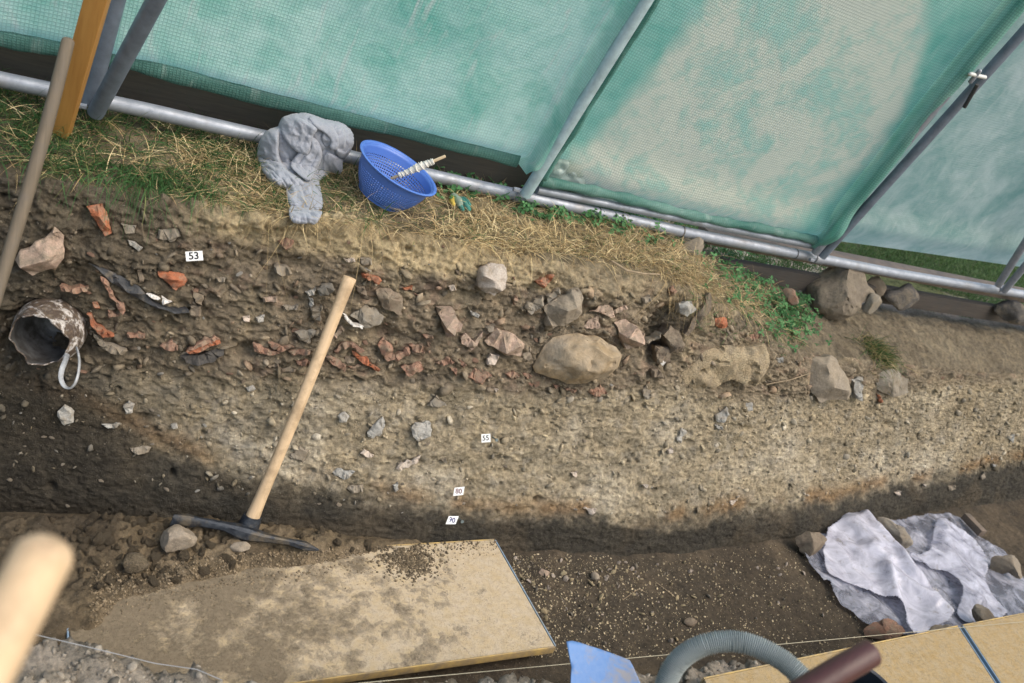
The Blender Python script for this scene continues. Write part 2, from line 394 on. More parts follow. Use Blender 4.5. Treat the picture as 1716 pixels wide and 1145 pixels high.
add('stone', 'grey', 'A', [(1090,500),(1140,500),(1135,522),(1100,522)], pr=.012)
add('stone', 'cream', 'A', [(1225,700),(1262,690),(1260,722),(1230,722)], pr=.012)
add('stone', 'grey', 'A', [(610,225),(690,235),(680,275),(630,280)], pr=.01)
# --- middle, left of and behind the pick handle
add('brick_fragment', 'tile', 'B', [(108,312),(150,298),(188,308),(180,350),(142,362)], pr=.015)
add('stone', 'grey', 'B', [(88,442),(165,448),(182,480),(130,496),(95,475)], pr=.02)
add('stone', 'cream', 'B', [(440,402),(495,402),(500,418),(455,420)], pr=.012)
add('tile_sherd', 'orange', 'B', [(530,475),(560,478),(634,515),(618,534),(535,497)], pr=.025, lab='small bright orange tile just right of the pick handle top', cat='tile')
add('tile_sherd', 'orange', 'B', [(735,550),(790,540),(785,562),(740,561)], pr=.015)
add('stone_block', 'cream', 'B', [(1128,455),(1180,423),(1250,430),(1266,480),(1260,552),(1232,565),(1200,592),(1118,545),(1115,490)], ridge=[(1132,483,.045),(1190,512,.048),(1186,542,.045),(1225,560,.04)], pr=.03, th=.09, lab='cream white limestone block high in the middle of the section', cat='stone')
add('brick_fragment', 'pink', 'B', [(905,645),(980,643),(1042,735),(1032,770),(960,802),(940,742)], ridge=[(945,742,.045),(985,776,.05),(925,650,.03)], pr=.03, lab='pink brick end standing on a corner in mid section', cat='brick')
add('brick_fragment', 'pink', 'B', [(1030,800),(1055,778),(1100,822),(1145,770),(1140,805),(1085,867),(1035,832)], ridge=[(1090,838,.02)], pr=.02)
add('brick_fragment', 'pink', 'P', [(812,572),(833,550),(862,560),(880,577),(873,598),(848,597),(818,579)], ridge=[(845,590,.035),(868,577,.032),(835,556,.03)], pr=.03, th=.08, lab='large pink brick left of the ochre boulder', cat='brick')
add('slate_slab', 'grey', 'B', [(470,690),(555,632),(645,693),(625,735),(545,756)], ridge=[(540,700,.02)], pr=.03, h=.01)
add('ceramic_sherd', 'white', 'B', [(434,678),(456,690),(492,733),(542,744),(535,760),(488,747),(445,708)], pr=.05, h=.005, th=.03, lab='white rimmed plate sherd peeping out behind the pick handle', cat='sherd')
add('stone', 'brown', 'B', [(598,560),(650,548),(740,600),(738,690),(650,660),(615,610)], ridge=[(660,600,.03)], pr=.02)
add('stone', 'brown', 'B', [(500,540),(545,545),(560,595),(520,580)], pr=.02)
add('tile_sherd', 'tile', 'B', [(-20,825),(60,858),(122,880),(60,893),(-10,870)], pr=.025)
add('tile_sherd', 'tile', 'B', [(55,825),(110,835),(192,850),(130,876),(80,862)], pr=.03)
add('tile_sherd', 'tile', 'B', [(155,870),(272,864),(270,888),(180,893)], pr=.02)
add('tile_sherd', 'tile', 'B', [(195,915),(262,917),(250,945),(205,936)], pr=.02)
add('tile_sherd', 'brown', 'B', [(110,948),(200,960),(195,977),(120,970)], pr=.015)
add('tile_sherd', 'brown', 'B', [(45,940),(110,930),(115,945),(60,955)], pr=.015)
add('tile_sherd', 'tile', 'B', [(390,872),(430,828),(490,825),(548,868),(530,882),(482,852),(432,856),(406,888)], pr=.03, lab='arched roof tile on edge right of the pick handle', cat='tile')
add('tile_sherd', 'tile', 'B', [(345,888),(372,890),(452,940),(447,977),(420,960),(350,912)], pr=.03, lab='thick brown tile poking out below the arched roof tile', cat='tile')
add('tile_sherd', 'orange', 'B', [(480,865),(500,873),(627,965),(615,977),(560,946),(485,886)], pr=.025, lab='slim orange tile edge slanting down right of the arched tile', cat='tile')
add('tile_sherd', 'brown', 'B', [(440,893),(500,903),(492,932),(450,932)], pr=.015)
add('tile_sherd', 'tile', 'B', [(460,947),(545,933),(492,962)], pr=.015)
add('tile_sherd', 'tile', 'B', [(612,838),(640,800),(690,850),(702,910),(662,922),(630,885)], ridge=[(660,860,.02)], pr=.02)
add('tile_sherd', 'tile', 'B', [(690,898),(770,848),(778,880),(702,922)], pr=.02)
add('tile_sherd', 'tile', 'B', [(770,840),(840,833),(850,882),(792,876)], pr=.02)
add('tile_sherd', 'tile', 'B', [(728,950),(832,923),(847,960),(770,1000)], ridge=[(790,958,.02)], pr=.022, lab='corner of a red tile at the foot of the rubble layer', cat='tile')
for q in ([(905,930),(970,898),(1002,930),(940,942)], [(975,953),(1012,960),(1010,998)], [(1018,908),(1062,940),(1045,957)], [(1060,1000),(1100,953),(1172,1000),(1140,1042)], [(1130,958),(1192,995),(1165,1007)],
          [(1255,985),(1300,970),(1330,1000),(1280,1010)], [(830,780),(890,790),(895,810),(850,805)], [(860,825),(880,830),(870,850)]):
    add('tile_sherd', 'tile', 'B', q, pr=.015)
add('tile_sherd', 'cream', 'B', [(1165,940),(1180,880),(1226,890),(1200,942)], pr=.02)
add('stone', 'pale', 'B', [(246,572),(300,546),(292,586),(260,594)], pr=.02)
add('stone', 'pale', 'B', [(-5,700),(42,688),(36,722),(5,727)], pr=.015)
add('stone', 'pale', 'B', [(262,600),(285,605),(290,640),(272,652)], pr=.015)
add('tile_sherd', 'pink', 'B', [(30,600),(106,594),(106,623),(35,621)], pr=.015)
add('stone', 'grey', 'B', [(190,772),(302,768),(262,837),(208,802)], pr=.02)
add('tile_sherd', 'pink', 'B', [(385,800),(430,738),(447,762),(400,808)], pr=.02)
add('stone', 'beige', 'B', [(272,655),(332,638),(322,722),(280,702)], pr=.02)
add('stone', 'grey', 'B', [(130,640),(212,638),(202,664),(140,662)], pr=.015)
add('stone', 'grey', 'B', [(303,560),(345,532),(385,532),(397,560),(360,592),(320,592)], pr=.02)
add('stone', 'cream', 'B', [(968,542),(1000,538),(1010,562),(982,570)], pr=.015)
add('stone', 'pale', 'B', [(1080,670),(1128,688),(1120,702),(1085,688)], pr=.012)
add('stone', 'beige', 'B', [(1158,752),(1205,735),(1200,770),(1170,778)], pr=.015)
add('stone', 'grey', 'B', [(520,400),(580,402),(585,435),(540,440)], pr=.012)
# --- middle right
add('boulder', 'beige', 'C', [(150,650),(230,598),(330,548),(356,600),(350,680),(285,728),(200,757),(162,742),(172,690)], ridge=[(300,640,.05),(180,728,.03),(250,650,.06)], pr=.03, th=.12, lab='beige stone with a pointed ridge above the ochre boulder', cat='boulder')
add('boulder', 'yellow', 'C', [(98,950),(130,888),(200,800),(330,778),(440,798),(520,848),(552,890),(532,950),(480,1000),(370,1032),(270,1037),(180,1002),(110,978)], ridge=[(160,930,.05),(250,850,.08),(380,830,.075),(455,880,.085),(400,945,.085),(490,950,.045),(300,990,.055),(505,880,.06),(280,920,.085)], pr=.05, th=.2, nz=.008, lab='biggest boulder in the section, ochre stained along its left edge', cat='boulder')
add('brick_fragment', 'pink', 'C', [(508,725),(570,708),(622,740),(667,780),(660,822),(610,852),(572,862),(540,800)], ridge=[(562,792,.05),(640,822,.055),(612,740,.035)], pr=.035, th=.09, lab='pink brick with a worn corner right above the ochre boulder', cat='brick')
add('tile_sherd', 'pink', 'C', [(383,670),(465,633),(500,640),(517,700),(490,702),(450,682)], pr=.025, h=.006)
add('tile_sherd', 'pink', 'C', [(505,665),(570,638),(582,655),(515,682)], pr=.025, h=.006)
add('tile_sherd', 'pink', 'C', [(348,745),(430,690),(442,750),(370,760)], pr=.02, h=.006)
add('tile_sherd', 'orange', 'C', [(116,515),(205,480),(212,490),(155,552),(125,532)], pr=.025, lab='pale orange tile wedge above the ridged beige stone', cat='tile')
add('stone', 'brown', 'C', [(758,790),(800,738),(850,790),(872,840),(852,872),(795,882)], ridge=[(810,850,.035),(845,835,.03)], pr=.03, th=.09, lab='brown block hanging at the dark hollow', cat='stone')
add('stone', 'pale', 'C', [(833,625),(900,617),(927,660),(880,697),(845,682)], ridge=[(870,650,.03)], pr=.03, lab='pale round stone at the top of the dark hollow', cat='stone')
add('stone', 'brown', 'C', [(868,785),(900,720),(960,650),(995,570),(1005,600),(1000,665),(940,722),(882,795)], ridge=[(950,690,.02)], pr=.02)
add('brick_fragment', 'orange', 'C', [(1018,700),(1080,704),(1082,745),(1052,757),(1024,742)], ridge=[(1050,728,.02)], pr=.025, lab='glowing orange brick lump below the right hand turf', cat='brick')
add('brick_fragment', 'tile', 'C', [(1190,790),(1230,770),(1246,800),(1210,822)], pr=.02)
add('stone', 'brown', 'C', [(698,960),(745,968),(762,1007),(700,1002)], pr=.015)
add('ceramic_sherd', 'white', 'C', [(735,922),(755,915),(772,927),(755,946)], pr=.02, h=.003, th=.02)
add('stone', 'brown', 'C', [(718,842),(790,850),(802,930),(728,932)], pr=.015)
add('stone', 'grey', 'C', [(58,640),(150,590),(157,640),(80,692)], pr=.018)
add('stone', 'grey', 'C', [(165,590),(235,550),(240,580),(180,632)], pr=.015)
add('stone', 'beige', 'C', [(40,890),(85,850),(100,910),(70,925)], pr=.015)
for q in ([(200,1038),(235,1045),(215,1062)], [(253,1053),(322,1065),(310,1082)], [(378,1075),(440,1038),(477,1085),(410,1102)], [(43,973),(102,1000),(70,1012)], [(63,1023),(107,1035),(95,1047)], [(-5,968),(32,990),(10,1012)], [(788,548),(805,538),(828,570),(812,586)],
          [(0,610),(18,590),(25,620),(5,640)]):
    add('tile_sherd', 'tile', 'C', q, pr=.015)
add('stone', 'beige', 'C', [(650,600),(690,585),(700,620),(660,630)], pr=.015)
add('stone', 'grey', 'C', [(640,830),(750,775),(745,800),(670,835)], pr=.02)
add('clay_lump', 'clay', 'C', [(792,1030),(815,980),(880,925),(930,860),(985,850),(1060,838),(1150,850),(1280,832),(1290,940),(1270,990),(1235,1052),(1170,1040),(1100,1012),(1010,1060),(900,1075),(840,1060)], ridge=[(880,980,.03),(960,930,.035),(1080,920,.03),(1200,900,.032),(1220,990,.03),(1100,970,.024),(950,1020,.028)], pr=.02, th=.1, nz=.016, lab='broad block of pale ochre clay right of the dark hollow', cat='clay block')
# --- right
add('stone_block', 'beige', 'D', [(185,940),(230,898),(310,888),(382,980),(412,1082),(392,1122),(250,1135),(198,1050)], ridge=[(290,1040,.055),(370,1060,.05),(260,930,.04)], pr=.035, th=.12, lab='large grey pink stone set in the lower right bank', cat='stone')
add('stone', 'pale', 'D', [(408,1010),(470,1000),(472,1125),(432,1110)], pr=.025)
add('stone_block', 'grey', 'D', [(518,1000),(620,958),(702,1010),(702,1080),(620,1102),(540,1062)], ridge=[(600,1030,.035)], pr=.03, th=.1, lab='rounded grey stone under the single grass tuft', cat='stone')
add('tile_sherd', 'orange', 'D', [(540,1085),(556,1092),(572,1130),(560,1132)], pr=.015)
add('stone', 'pale', 'D', [(30,905),(70,900),(65,930),(40,932)], pr=.012)
# --- light layer
add('stone', 'pale', 'F', [(738,340),(790,280),(847,233),(860,290),(840,350),(780,380),(745,367)], pr=.018, h=.005, lab='grey half moon stone flush in the pale soil', cat='stone')
add('stone', 'pale', 'F', [(1033,310),(1060,273),(1157,263),(1174,320),(1167,365),(1080,402),(1045,367)], pr=.02, h=.006, lab='squarish pale stone left of the number 55 card', cat='stone')
for m, c, q in (('pale','F',[(543,230),(590,198),(622,230),(600,272),(555,272)]), ('cream','F',[(693,480),(720,453),(787,490),(770,507)]), ('pale','F',[(503,605),(540,578),(662,600),(630,632),(585,657)]),
                ('cream','F',[(933,582),(960,543),(1060,508),(1102,488),(1080,542),(970,594)]), ('grey','F',[(603,712),(640,688),(712,688),(712,737),(640,747)]), ('grey','F',[(1140,160),(1200,88),(1272,160),(1200,172)]),
                ('grey','F',[(218,500),(290,428),(352,460),(310,542)]), ('pale','F',[(910,690),(945,670),(950,720),(925,740)]), ('cream','F',[(1580,30),(1620,50),(1600,75)]), ('grey','F',[(1230,520),(1270,510),(1275,545)]),
                ('pale','E',[(383,200),(430,153),(497,200),(492,272),(430,292),(393,250)]), ('pale','E',[(823,170),(860,128),(902,150),(887,207),(840,217)]), ('pale','E',[(678,285),(802,278),(782,307),(720,312)]), ('grey','E',[(868,442),(1012,438),(992,472),(920,492),(888,472)]),
                ('pale','E',[(1640,40),(1690,20),(1710,50),(1660,70)]), ('pale','E',[(1140,290),(1180,280),(1190,310),(1155,320)]), ('pale','G',[(1348,222),(1430,163),(1447,220),(1410,277),(1358,262)]), ('pale','G',[(1553,140),(1602,138),(1602,192),(1560,197)]),
                ('pale','G',[(1093,392),(1130,308),(1162,330),(1120,412)]), ('pale','G',[(1345,288),(1400,298),(1405,327),(1370,315)]), ('cream','G',[(468,845),(557,848),(547,877),(530,892)]), ('cream','G',[(1448,800),(1502,788),(1465,827)]), ('cream','G',[(388,610),(432,598),(420,642)]),
                ('cream','G',[(868,690),(907,688),(890,717)]), ('grey','G',[(860,60),(890,20),(930,90),(890,120)]), ('cream','G',[(1030,455),(1065,440),(1070,475),(1040,485)]), ('cream','H',[(830,740),(880,730),(870,765)]), ('beige','H',[(1190,700),(1240,690),(1245,720),(1205,730)]),
                ('beige','H',[(1410,640),(1435,600),(1445,640),(1420,660)]), ('pale','H',[(1590,380),(1640,350),(1630,410)]), ('cream','H',[(1020,680),(1050,690),(1045,706)]), ('pale','H',[(1490,550),(1520,560),(1500,572)])):
    add('stone', m, c, q, pr=.017, h=.006, th=.03)
# dark hollows and bulges: (cx, cy, rx, ry, depth) in photograph pixels, applied to the section surface
HOL = [(1118,548,30,34,.10),(1110,590,24,30,.07),(1145,520,22,14,.05),(470,445,70,16,.03),(120,470,60,20,.03),(70,560,62,50,.16),(415,585,16,12,.05),(600,470,30,10,.025),(900,838,7,7,.04),(982,815,8,5,.03),
       (990,770,6,5,.02),(1245,718,8,5,.03),(1155,742,8,5,.03),(1105,823,13,5,.03),(690,775,18,5,.025),(1490,714,10,6,.03),(290,792,5,8,.03),(240,700,10,6,.03),(85,820,8,10,.03),(765,500,30,14,.03),(1000,520,26,14,.03),(1640,650,25,20,.03),(1575,800,10,10,.03),
       (560,640,40,8,.02),(640,560,30,10,.03),(340,600,40,10,.02),(205,620,26,10,.02)]
BUL = [(560,375,120,14,.035),(420,370,110,16,.03),(800,405,130,16,.02),(1000,500,40,40,.03)]

# ------------------------------------------------------------------ trench wall and bank
du = []; x = -2.2
while x < 8.2:
    du.append(x); x += (.0036*max(1., (2.1+.48*x)/2.1)) if -1.0 < x < 6 else .03
XS = np.array(du); PR = profile(XS); NU, NV = PR.shape[:2]
W = np.concatenate([np.repeat(XS[:, None, None], NV, 1), PR], -1).astype(np.float64)
tv = np.gradient(PR, axis=1); nn = np.stack([-tv[..., 1], tv[..., 0]], -1); nn /= np.linalg.norm(nn, axis=-1, keepdims=True)+1e-9
N3 = np.stack([np.zeros_like(nn[..., 0]), nn[..., 0], nn[..., 1]], -1)
isw = np.arange(NV)[None] < NW
zf = W[..., 2]/lipZ(XS)[:, None]
A = (W+.02*np.stack([fbm(W*7, 3, 8), fbm(W*7+9, 3, 8), fbm(W*7+5, 3, 9)], -1))@np.array([[.94, 0, .30], [0, 1, 0], [-.22, 0, 1.35]])
rub = sm(-.02, .06, W[..., 2]-(ip(XS, [-.5, 0, .3, 1.15, 2.2, 2.6, 3.4, 5], [.42, .47, .50, .55, .62, .60, .62, .70])[:, None]+.05*fbm(W*3, 3, 3)))*isw
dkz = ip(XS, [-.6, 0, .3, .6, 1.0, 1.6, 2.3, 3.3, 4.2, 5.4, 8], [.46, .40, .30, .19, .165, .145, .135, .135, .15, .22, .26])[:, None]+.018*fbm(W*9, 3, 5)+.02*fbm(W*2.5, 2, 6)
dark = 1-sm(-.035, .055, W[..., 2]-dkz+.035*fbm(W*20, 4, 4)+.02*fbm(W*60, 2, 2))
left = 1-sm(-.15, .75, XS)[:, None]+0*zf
disp = .022*fbm(W*3.5, 4, 11)
f1, f2, cid = worley(A*np.array([22, 22, 26]), 21); g1, g2, gid = worley(A*np.array([52, 52, 60]), 31)
lump = (cid-.45)*sm(.02, .25, f2-f1); lump2 = (gid-.45)*sm(.02, .25, g2-g1)
D45 = W@np.array([[.82, 0, .30], [0, 1, 0], [-.30, 0, 1.9]])
rid = 1-np.abs(fbm(D45*11, 4, 41)*2.2)
rid2 = 1-np.abs(fbm(D45*26, 4, 43)*2.2)
fine = fbm(A*55, 3, 51)
lightm = (1-rub)*(1-dark)
h1, h2, hid = worley(A*np.array([12, 12, 15])+.35*fbm(A*9, 2, 17)[..., None], 27); big = (hid-.5)*sm(.01, .3, h2-h1)
ang_ = vn(A*np.array([110, 110, 120]), 77)
iso = fbm(W*24, 4, 45); iso2 = 1-np.abs(fbm(W*np.array([40, 40, 48]), 3, 46)*2.2)
disp = disp+rub*(.020*big+.013*lump+.010*lump2+.003*(rid-.5)+.012*fbm(A*14, 3, 15)+.006*(iso2-.5))+lightm*(.0028*(rid-.6)+.006*iso+.0045*(iso2-.6)+.004*lump2+.005*lump+.005*big)+dark*(.003*(rid-.5)+.003*iso+.002*lump+.002*lump2)+.0042*fine+.0022*ang_*(1-.5*dark)
pit = sm(.45, .75, fbm(W*np.array([30, 30, 44]), 3, 61)); disp -= pit*.022*(1-.6*dark)
pit2 = sm(.35, .7, fbm(W*70, 2, 63)); disp -= pit2*.007*(1-.5*dark)
# clods and small hollows of the turf edge
bank = (~isw)*1.0
rb = bank*sm(2.5, 3, XS)[:, None]; disp += rb*(.014*big+.010*lump+.006*lump2+.02*fbm(W*5, 3, 68))
disp = disp*(1-bank*.35)
PX = to_px(W)
q2 = PX[..., :2]
for cx, cy, rx, ry, d in HOL:
    e = ((q2[..., 0]-cx)/rx)**2+((q2[..., 1]-cy)/ry)**2; m_ = np.exp(-e*1.1); disp -= d*m_*(1+.35*fine)
for cx, cy, rx, ry, d in BUL:
    e = ((q2[..., 0]-cx)/rx)**2+((q2[..., 1]-cy)/ry)**2; disp += d*np.exp(-e*1.4)*(1+.4*lump)
for nm, mt, pts, o in CH:                                  # seat every bedded piece
    P_ = np.array([p[:2] for p in pts]); c = P_.mean(0); r = np.abs(P_-c).max()+8
    ii = np.where((np.abs(q2[..., 0]-c[0]) < r) & (np.abs(q2[..., 1]-c[1]) < r))
    if len(ii[0]) == 0: continue
    mk = poly_mask(q2[ii], P_, 2.2); dd = disp[ii]
    seat = np.minimum(dd, -.004); disp[ii] = dd*(1-mk)+seat*mk
W2 = W+N3*disp[..., None]
W2[..., 0] += .006*fbm(W*18, 3, 71)*isw
def lerp(a, b, m): return a*(1-m[..., None])+np.asarray(b)*m[..., None]
c = np.zeros((NU, NV, 3))+np.array([.325, .275, .195])
nz = fbm(W*6, 4, 81)
c = lerp(c, [.425, .375, .29], sm(-.1, .5, fbm(W*4, 4, 83)))
c = lerp(c, [.25, .215, .155], .7*sm(.0, .4, fbm(D45*7, 4, 85))); c = lerp(c, [.36, .33, .28], .35*sm(.1, .45, fbm(W*24, 4, 86))); c = lerp(c, [.235, .19, .125], sm(2.6, 4.5, XS)[:, None]*.6*sm(-.3, .3, fbm(W*5, 3, 84)))
tb = np.exp(-((W[..., 2]-dkz-.035)/.035)**2)*sm(-.25, .25, fbm(W*4.5, 3, 87)); c = lerp(c, [.21, .125, .06], .75*tb)
c = lerp(c, [.215, .176, .128], rub*.92)
c = lerp(c, [.29, .24, .165], rub*sm(.05, .45, fbm(W*9, 4, 91))*.8)
c = lerp(c, [.10, .085, .07], rub*sm(.15, .5, fbm(D45*8, 4, 92))*.6)
c = lerp(c, [.24, .17, .13], rub*sm(.25, .5, fbm(A*20, 3, 93))*.5)
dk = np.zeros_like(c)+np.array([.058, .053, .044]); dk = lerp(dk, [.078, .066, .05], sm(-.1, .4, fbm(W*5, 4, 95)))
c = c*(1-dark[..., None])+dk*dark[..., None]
left_dk = left*sm(-.55, .2, fbm(W*3, 3, 97)+left*.9)*(1-.2*dark); c = lerp(c, [.07, .062, .05], left_dk*.78)  # patchy darker soil towards the left end
low_left_dk = (1-sm(-.1, .5, XS))[:, None]*(1-sm(.42, .56, W[..., 2])); c = lerp(c, [.040, .035, .028], low_left_dk*.75)  # darker again low down at the left end
c = c*(1+.34*(lump*1.2+lump2)*isw*(1-.5*dark)+.20*fbm(D45*38, 3, 88)*isw)[..., None]
cap = isw*sm(.89, .94, zf+.02*nz)*sm(.25, .5, XS)[:, None]*(1-.8*sm(1.3, 1.9, XS)[:, None])*(1-sm(2.3, 2.6, XS)[:, None]); c = lerp(c, [.50, .41, .26], cap*.95); c = lerp(c, [.27, .21, .13], cap*sm(.05, .4, fbm(W*16, 3, 94))*.7)
cb = np.zeros_like(c)+np.array([.21, .175, .12]); cb = lerp(cb, [.30, .245, .16], sm(-.1, .4, fbm(W*5, 4, 99))*sm(.1, .5, XS)[:, None]); cb = lerp(cb, [.13, .105, .07], sm(.05, .4, fbm(W*11, 4, 98))); cb = lerp(cb, [.10, .085, .06], (1-sm(-.2, .5, XS))[:, None]+0*zf)
cb = lerp(cb, [.165, .138, .10], sm(2.7, 3.2, XS)[:, None]+0*zf); cb = lerp(cb, [.11, .09, .065], sm(2.7, 3.2, XS)[:, None]*sm(.0, .4, fbm(W*6, 4, 66))*.8); cb = lerp(cb, [.23, .195, .14], sm(2.7, 3.2, XS)[:, None]*sm(.1, .4, fbm(W*10, 3, 67))*.6)
gravel = sm(2.85, 3.1, W[..., 1]+.06*nz)*sm(2.4, 2.9, XS)[:, None]; cb = lerp(cb, [.52, .44, .38], gravel)
cb = lerp(cb, [.12, .13, .06], sm(3.0, 3.15, W[..., 1]+.08*nz)*sm(2.4, 2.9, XS)[:, None]*sm(-.2, .1, fbm(W*2, 3, 55)))
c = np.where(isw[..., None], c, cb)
Ff = grid_faces(NU, NV).reshape(NU-1, NV-1, 4)
def sub_grid(name, lo, hi, mat):
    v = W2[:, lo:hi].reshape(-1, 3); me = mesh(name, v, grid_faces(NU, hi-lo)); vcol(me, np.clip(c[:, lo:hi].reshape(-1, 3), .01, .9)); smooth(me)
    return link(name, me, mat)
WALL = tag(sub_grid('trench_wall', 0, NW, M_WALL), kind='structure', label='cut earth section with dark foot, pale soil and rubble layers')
BANK = tag(sub_grid('bank_ground', NW-1, NV, M_BANK), kind='structure')
BV_REAL = BVHTree.FromPolygons([tuple(v) for v in W2[::2, ::2].reshape(-1, 3)], [tuple(f) for f in grid_faces(len(range(0, NU, 2)), len(range(0, NV, 2)))])
def drop(x, y):
    loc, n, i, d = BV_REAL.ray_cast(Vector((x, y, 4)), Vector((0, 0, -1)))
    return loc.z if loc else 1.0
def hit_real(px, py):
    loc, n, i, ds = BV_REAL.ray_cast(CAM, ray(px, py).normalized())
    return (loc, n) if loc else hit(px, py)
# outer ground
def sheet(name, x0, x1, y0, y1, z, col, mat, res=24, amp=.03):
    u = np.linspace(0, 1, res); X, Y = np.meshgrid(x0+(x1-x0)*u, y0+(y1-y0)*u, indexing='ij'); Z = z+amp*fbm(np.stack([X, Y, X*0], -1)*.7, 3, 3)
    me = mesh(name, np.stack([X, Y, Z], -1), grid_faces(res, res)); vcol(me, np.zeros((res*res, 3))+np.array(col)); smooth(me)
    return tag(link(name, me, mat), kind='structure')
sheet('outer_ground', -60, 60, 3.45, 90, .77, (.06, .075, .035), M_BANK, 40)
sheet('left_ground', -60, -2.1, -60, 3.46, .77, (.14, .14, .07), M_BANK, 24)
sheet('right_ground', 8.1, 60, -60, 3.46, .76, (.14, .14, .07), M_BANK, 24)

# ------------------------------------------------------------------ trench floor
fx = np.concatenate([np.arange(-2.2, -.3, .05), np.arange(-.3, 5.6, .0065), np.arange(5.6, 8.3, .05)]); fy = np.arange(1.30, 2.75, .0075)
X, Y = np.meshgrid(fx, fy, indexing='ij'); Q = np.stack([X, Y, X*0], -1)
fl1, fl2, fid = worley(Q*40, 121)
Z = .012*fbm(Q*4, 4, 101)+.006*fbm(Q*22, 3, 103)+.004*(fid-.5)*sm(0, .3, fl2-fl1)
toe = Y-Yb(X)
Z += .018*np.exp(-np.clip(-toe, 0, 9)/.05)*(.5+.5*fbm(Q*6, 3, 105)) - .012
Z -= .02*sm(3.6, 4.4, X)
me = mesh('trench_floor', np.stack([X, Y, Z], -1), grid_faces(len(fx), len(fy)))
cf = np.zeros(X.shape+(3,))+np.array([.070, .058, .044]); cf = lerp(cf, [.10, .08, .058], sm(0, .5, fbm(Q*5, 4, 107))); cf = lerp(cf, [.066, .054, .041], sm(0, .5, fbm(Q*2.5, 3, 109)))
cf = lerp(cf, [.15, .12, .08], (1-sm(.9, 1.3, X))*.5)
vcol(me, cf.reshape(-1, 3)); smooth(me)
BV_FLOOR = BVHTree.FromPolygons([(float(a), float(b), float(d)) for a, b, d in np.stack([X, Y, Z], -1)[::2, ::2].reshape(-1, 3)], [tuple(f) for f in grid_faces(len(fx[::2]), len(fy[::2]))])
def floor_z(x, y):
    l, n, i, s = BV_FLOOR.ray_cast(Vector((x, y, 1)), Vector((0, 0, -1))); return l.z if l else 0.
FLOOR = tag(link('trench_floor', me, M_FLOOR), kind='structure')
# near bank: top at 0.3 m, broken edge and a rough face down to the floor
def nearY(x): return ip(x, [-2.2, -.1, .15, .40, .55, 1.3, 2.2, 3.6, 8], [1.50, 1.49, 1.46, 1.35, 1.26, 1.235, 1.22, 1.15, 1.1])
nx = np.concatenate([np.arange(-2.2, -.4, .05), np.arange(-.4, 4.2, .008), np.arange(4.2, 8.3, .05)])
s1 = np.linspace(0, 1, 34); s2 = np.concatenate([np.linspace(0, .22, 50)[1:], np.linspace(.22, 1, 21)[1:]])
yy = np.concatenate([nearY(nx)[:, None]+.10*(1-s1)[None]**1.5, nearY(nx)[:, None]-s2[None]*(nearY(nx)[:, None]+60)*0-s2[None]*2.4], 1)
zz = np.concatenate([np.repeat((-.04+.32*s1)[None], len(nx), 0), np.repeat((.28+.02*np.minimum(1, s2*20))[None], len(nx), 0)], 1)
Q = np.stack([np.repeat(nx[:, None], yy.shape[1], 1), yy, zz], -1)
a1, a2, aid = worley(Q*18, 131); b1, b2, bid = worley(Q*50, 135)
dn = .03*fbm(Q*4, 4, 133)+.035*(aid-.4)*sm(0, .2, a2-a1)+.018*(bid-.4)*sm(0, .2, b2-b1)+.012*fbm(Q*26, 3, 134)
Q2 = Q.copy(); e = np.concatenate([np.ones(34), np.linspace(1, .5, 69)])[None]; Q2[..., 1] += dn*np.concatenate([np.ones(34), np.linspace(1, 0, 20), np.zeros(49)])[None]; Q2[..., 2] += dn*np.concatenate([np.linspace(0, 1, 34), np.ones(69)])[None]*.6
me = mesh('near_bank', Q2, grid_faces(len(nx), yy.shape[1]))
BV_NEAR = BVHTree.FromPolygons([tuple(float(x) for x in v) for v in Q2[::2, ::2].reshape(-1, 3)], [tuple(f) for f in grid_faces(len(nx[::2]), Q2[:, ::2].shape[1])])
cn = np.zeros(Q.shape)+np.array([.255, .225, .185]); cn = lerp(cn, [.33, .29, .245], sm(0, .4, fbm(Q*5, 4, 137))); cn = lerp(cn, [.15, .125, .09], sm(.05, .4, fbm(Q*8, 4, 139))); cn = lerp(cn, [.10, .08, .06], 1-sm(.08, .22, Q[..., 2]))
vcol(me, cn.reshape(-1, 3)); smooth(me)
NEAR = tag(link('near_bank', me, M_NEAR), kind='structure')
sheet('near_ground', -60, 60, -60, -1.0, .24, (.2, .17, .12), M_BANK, 24)

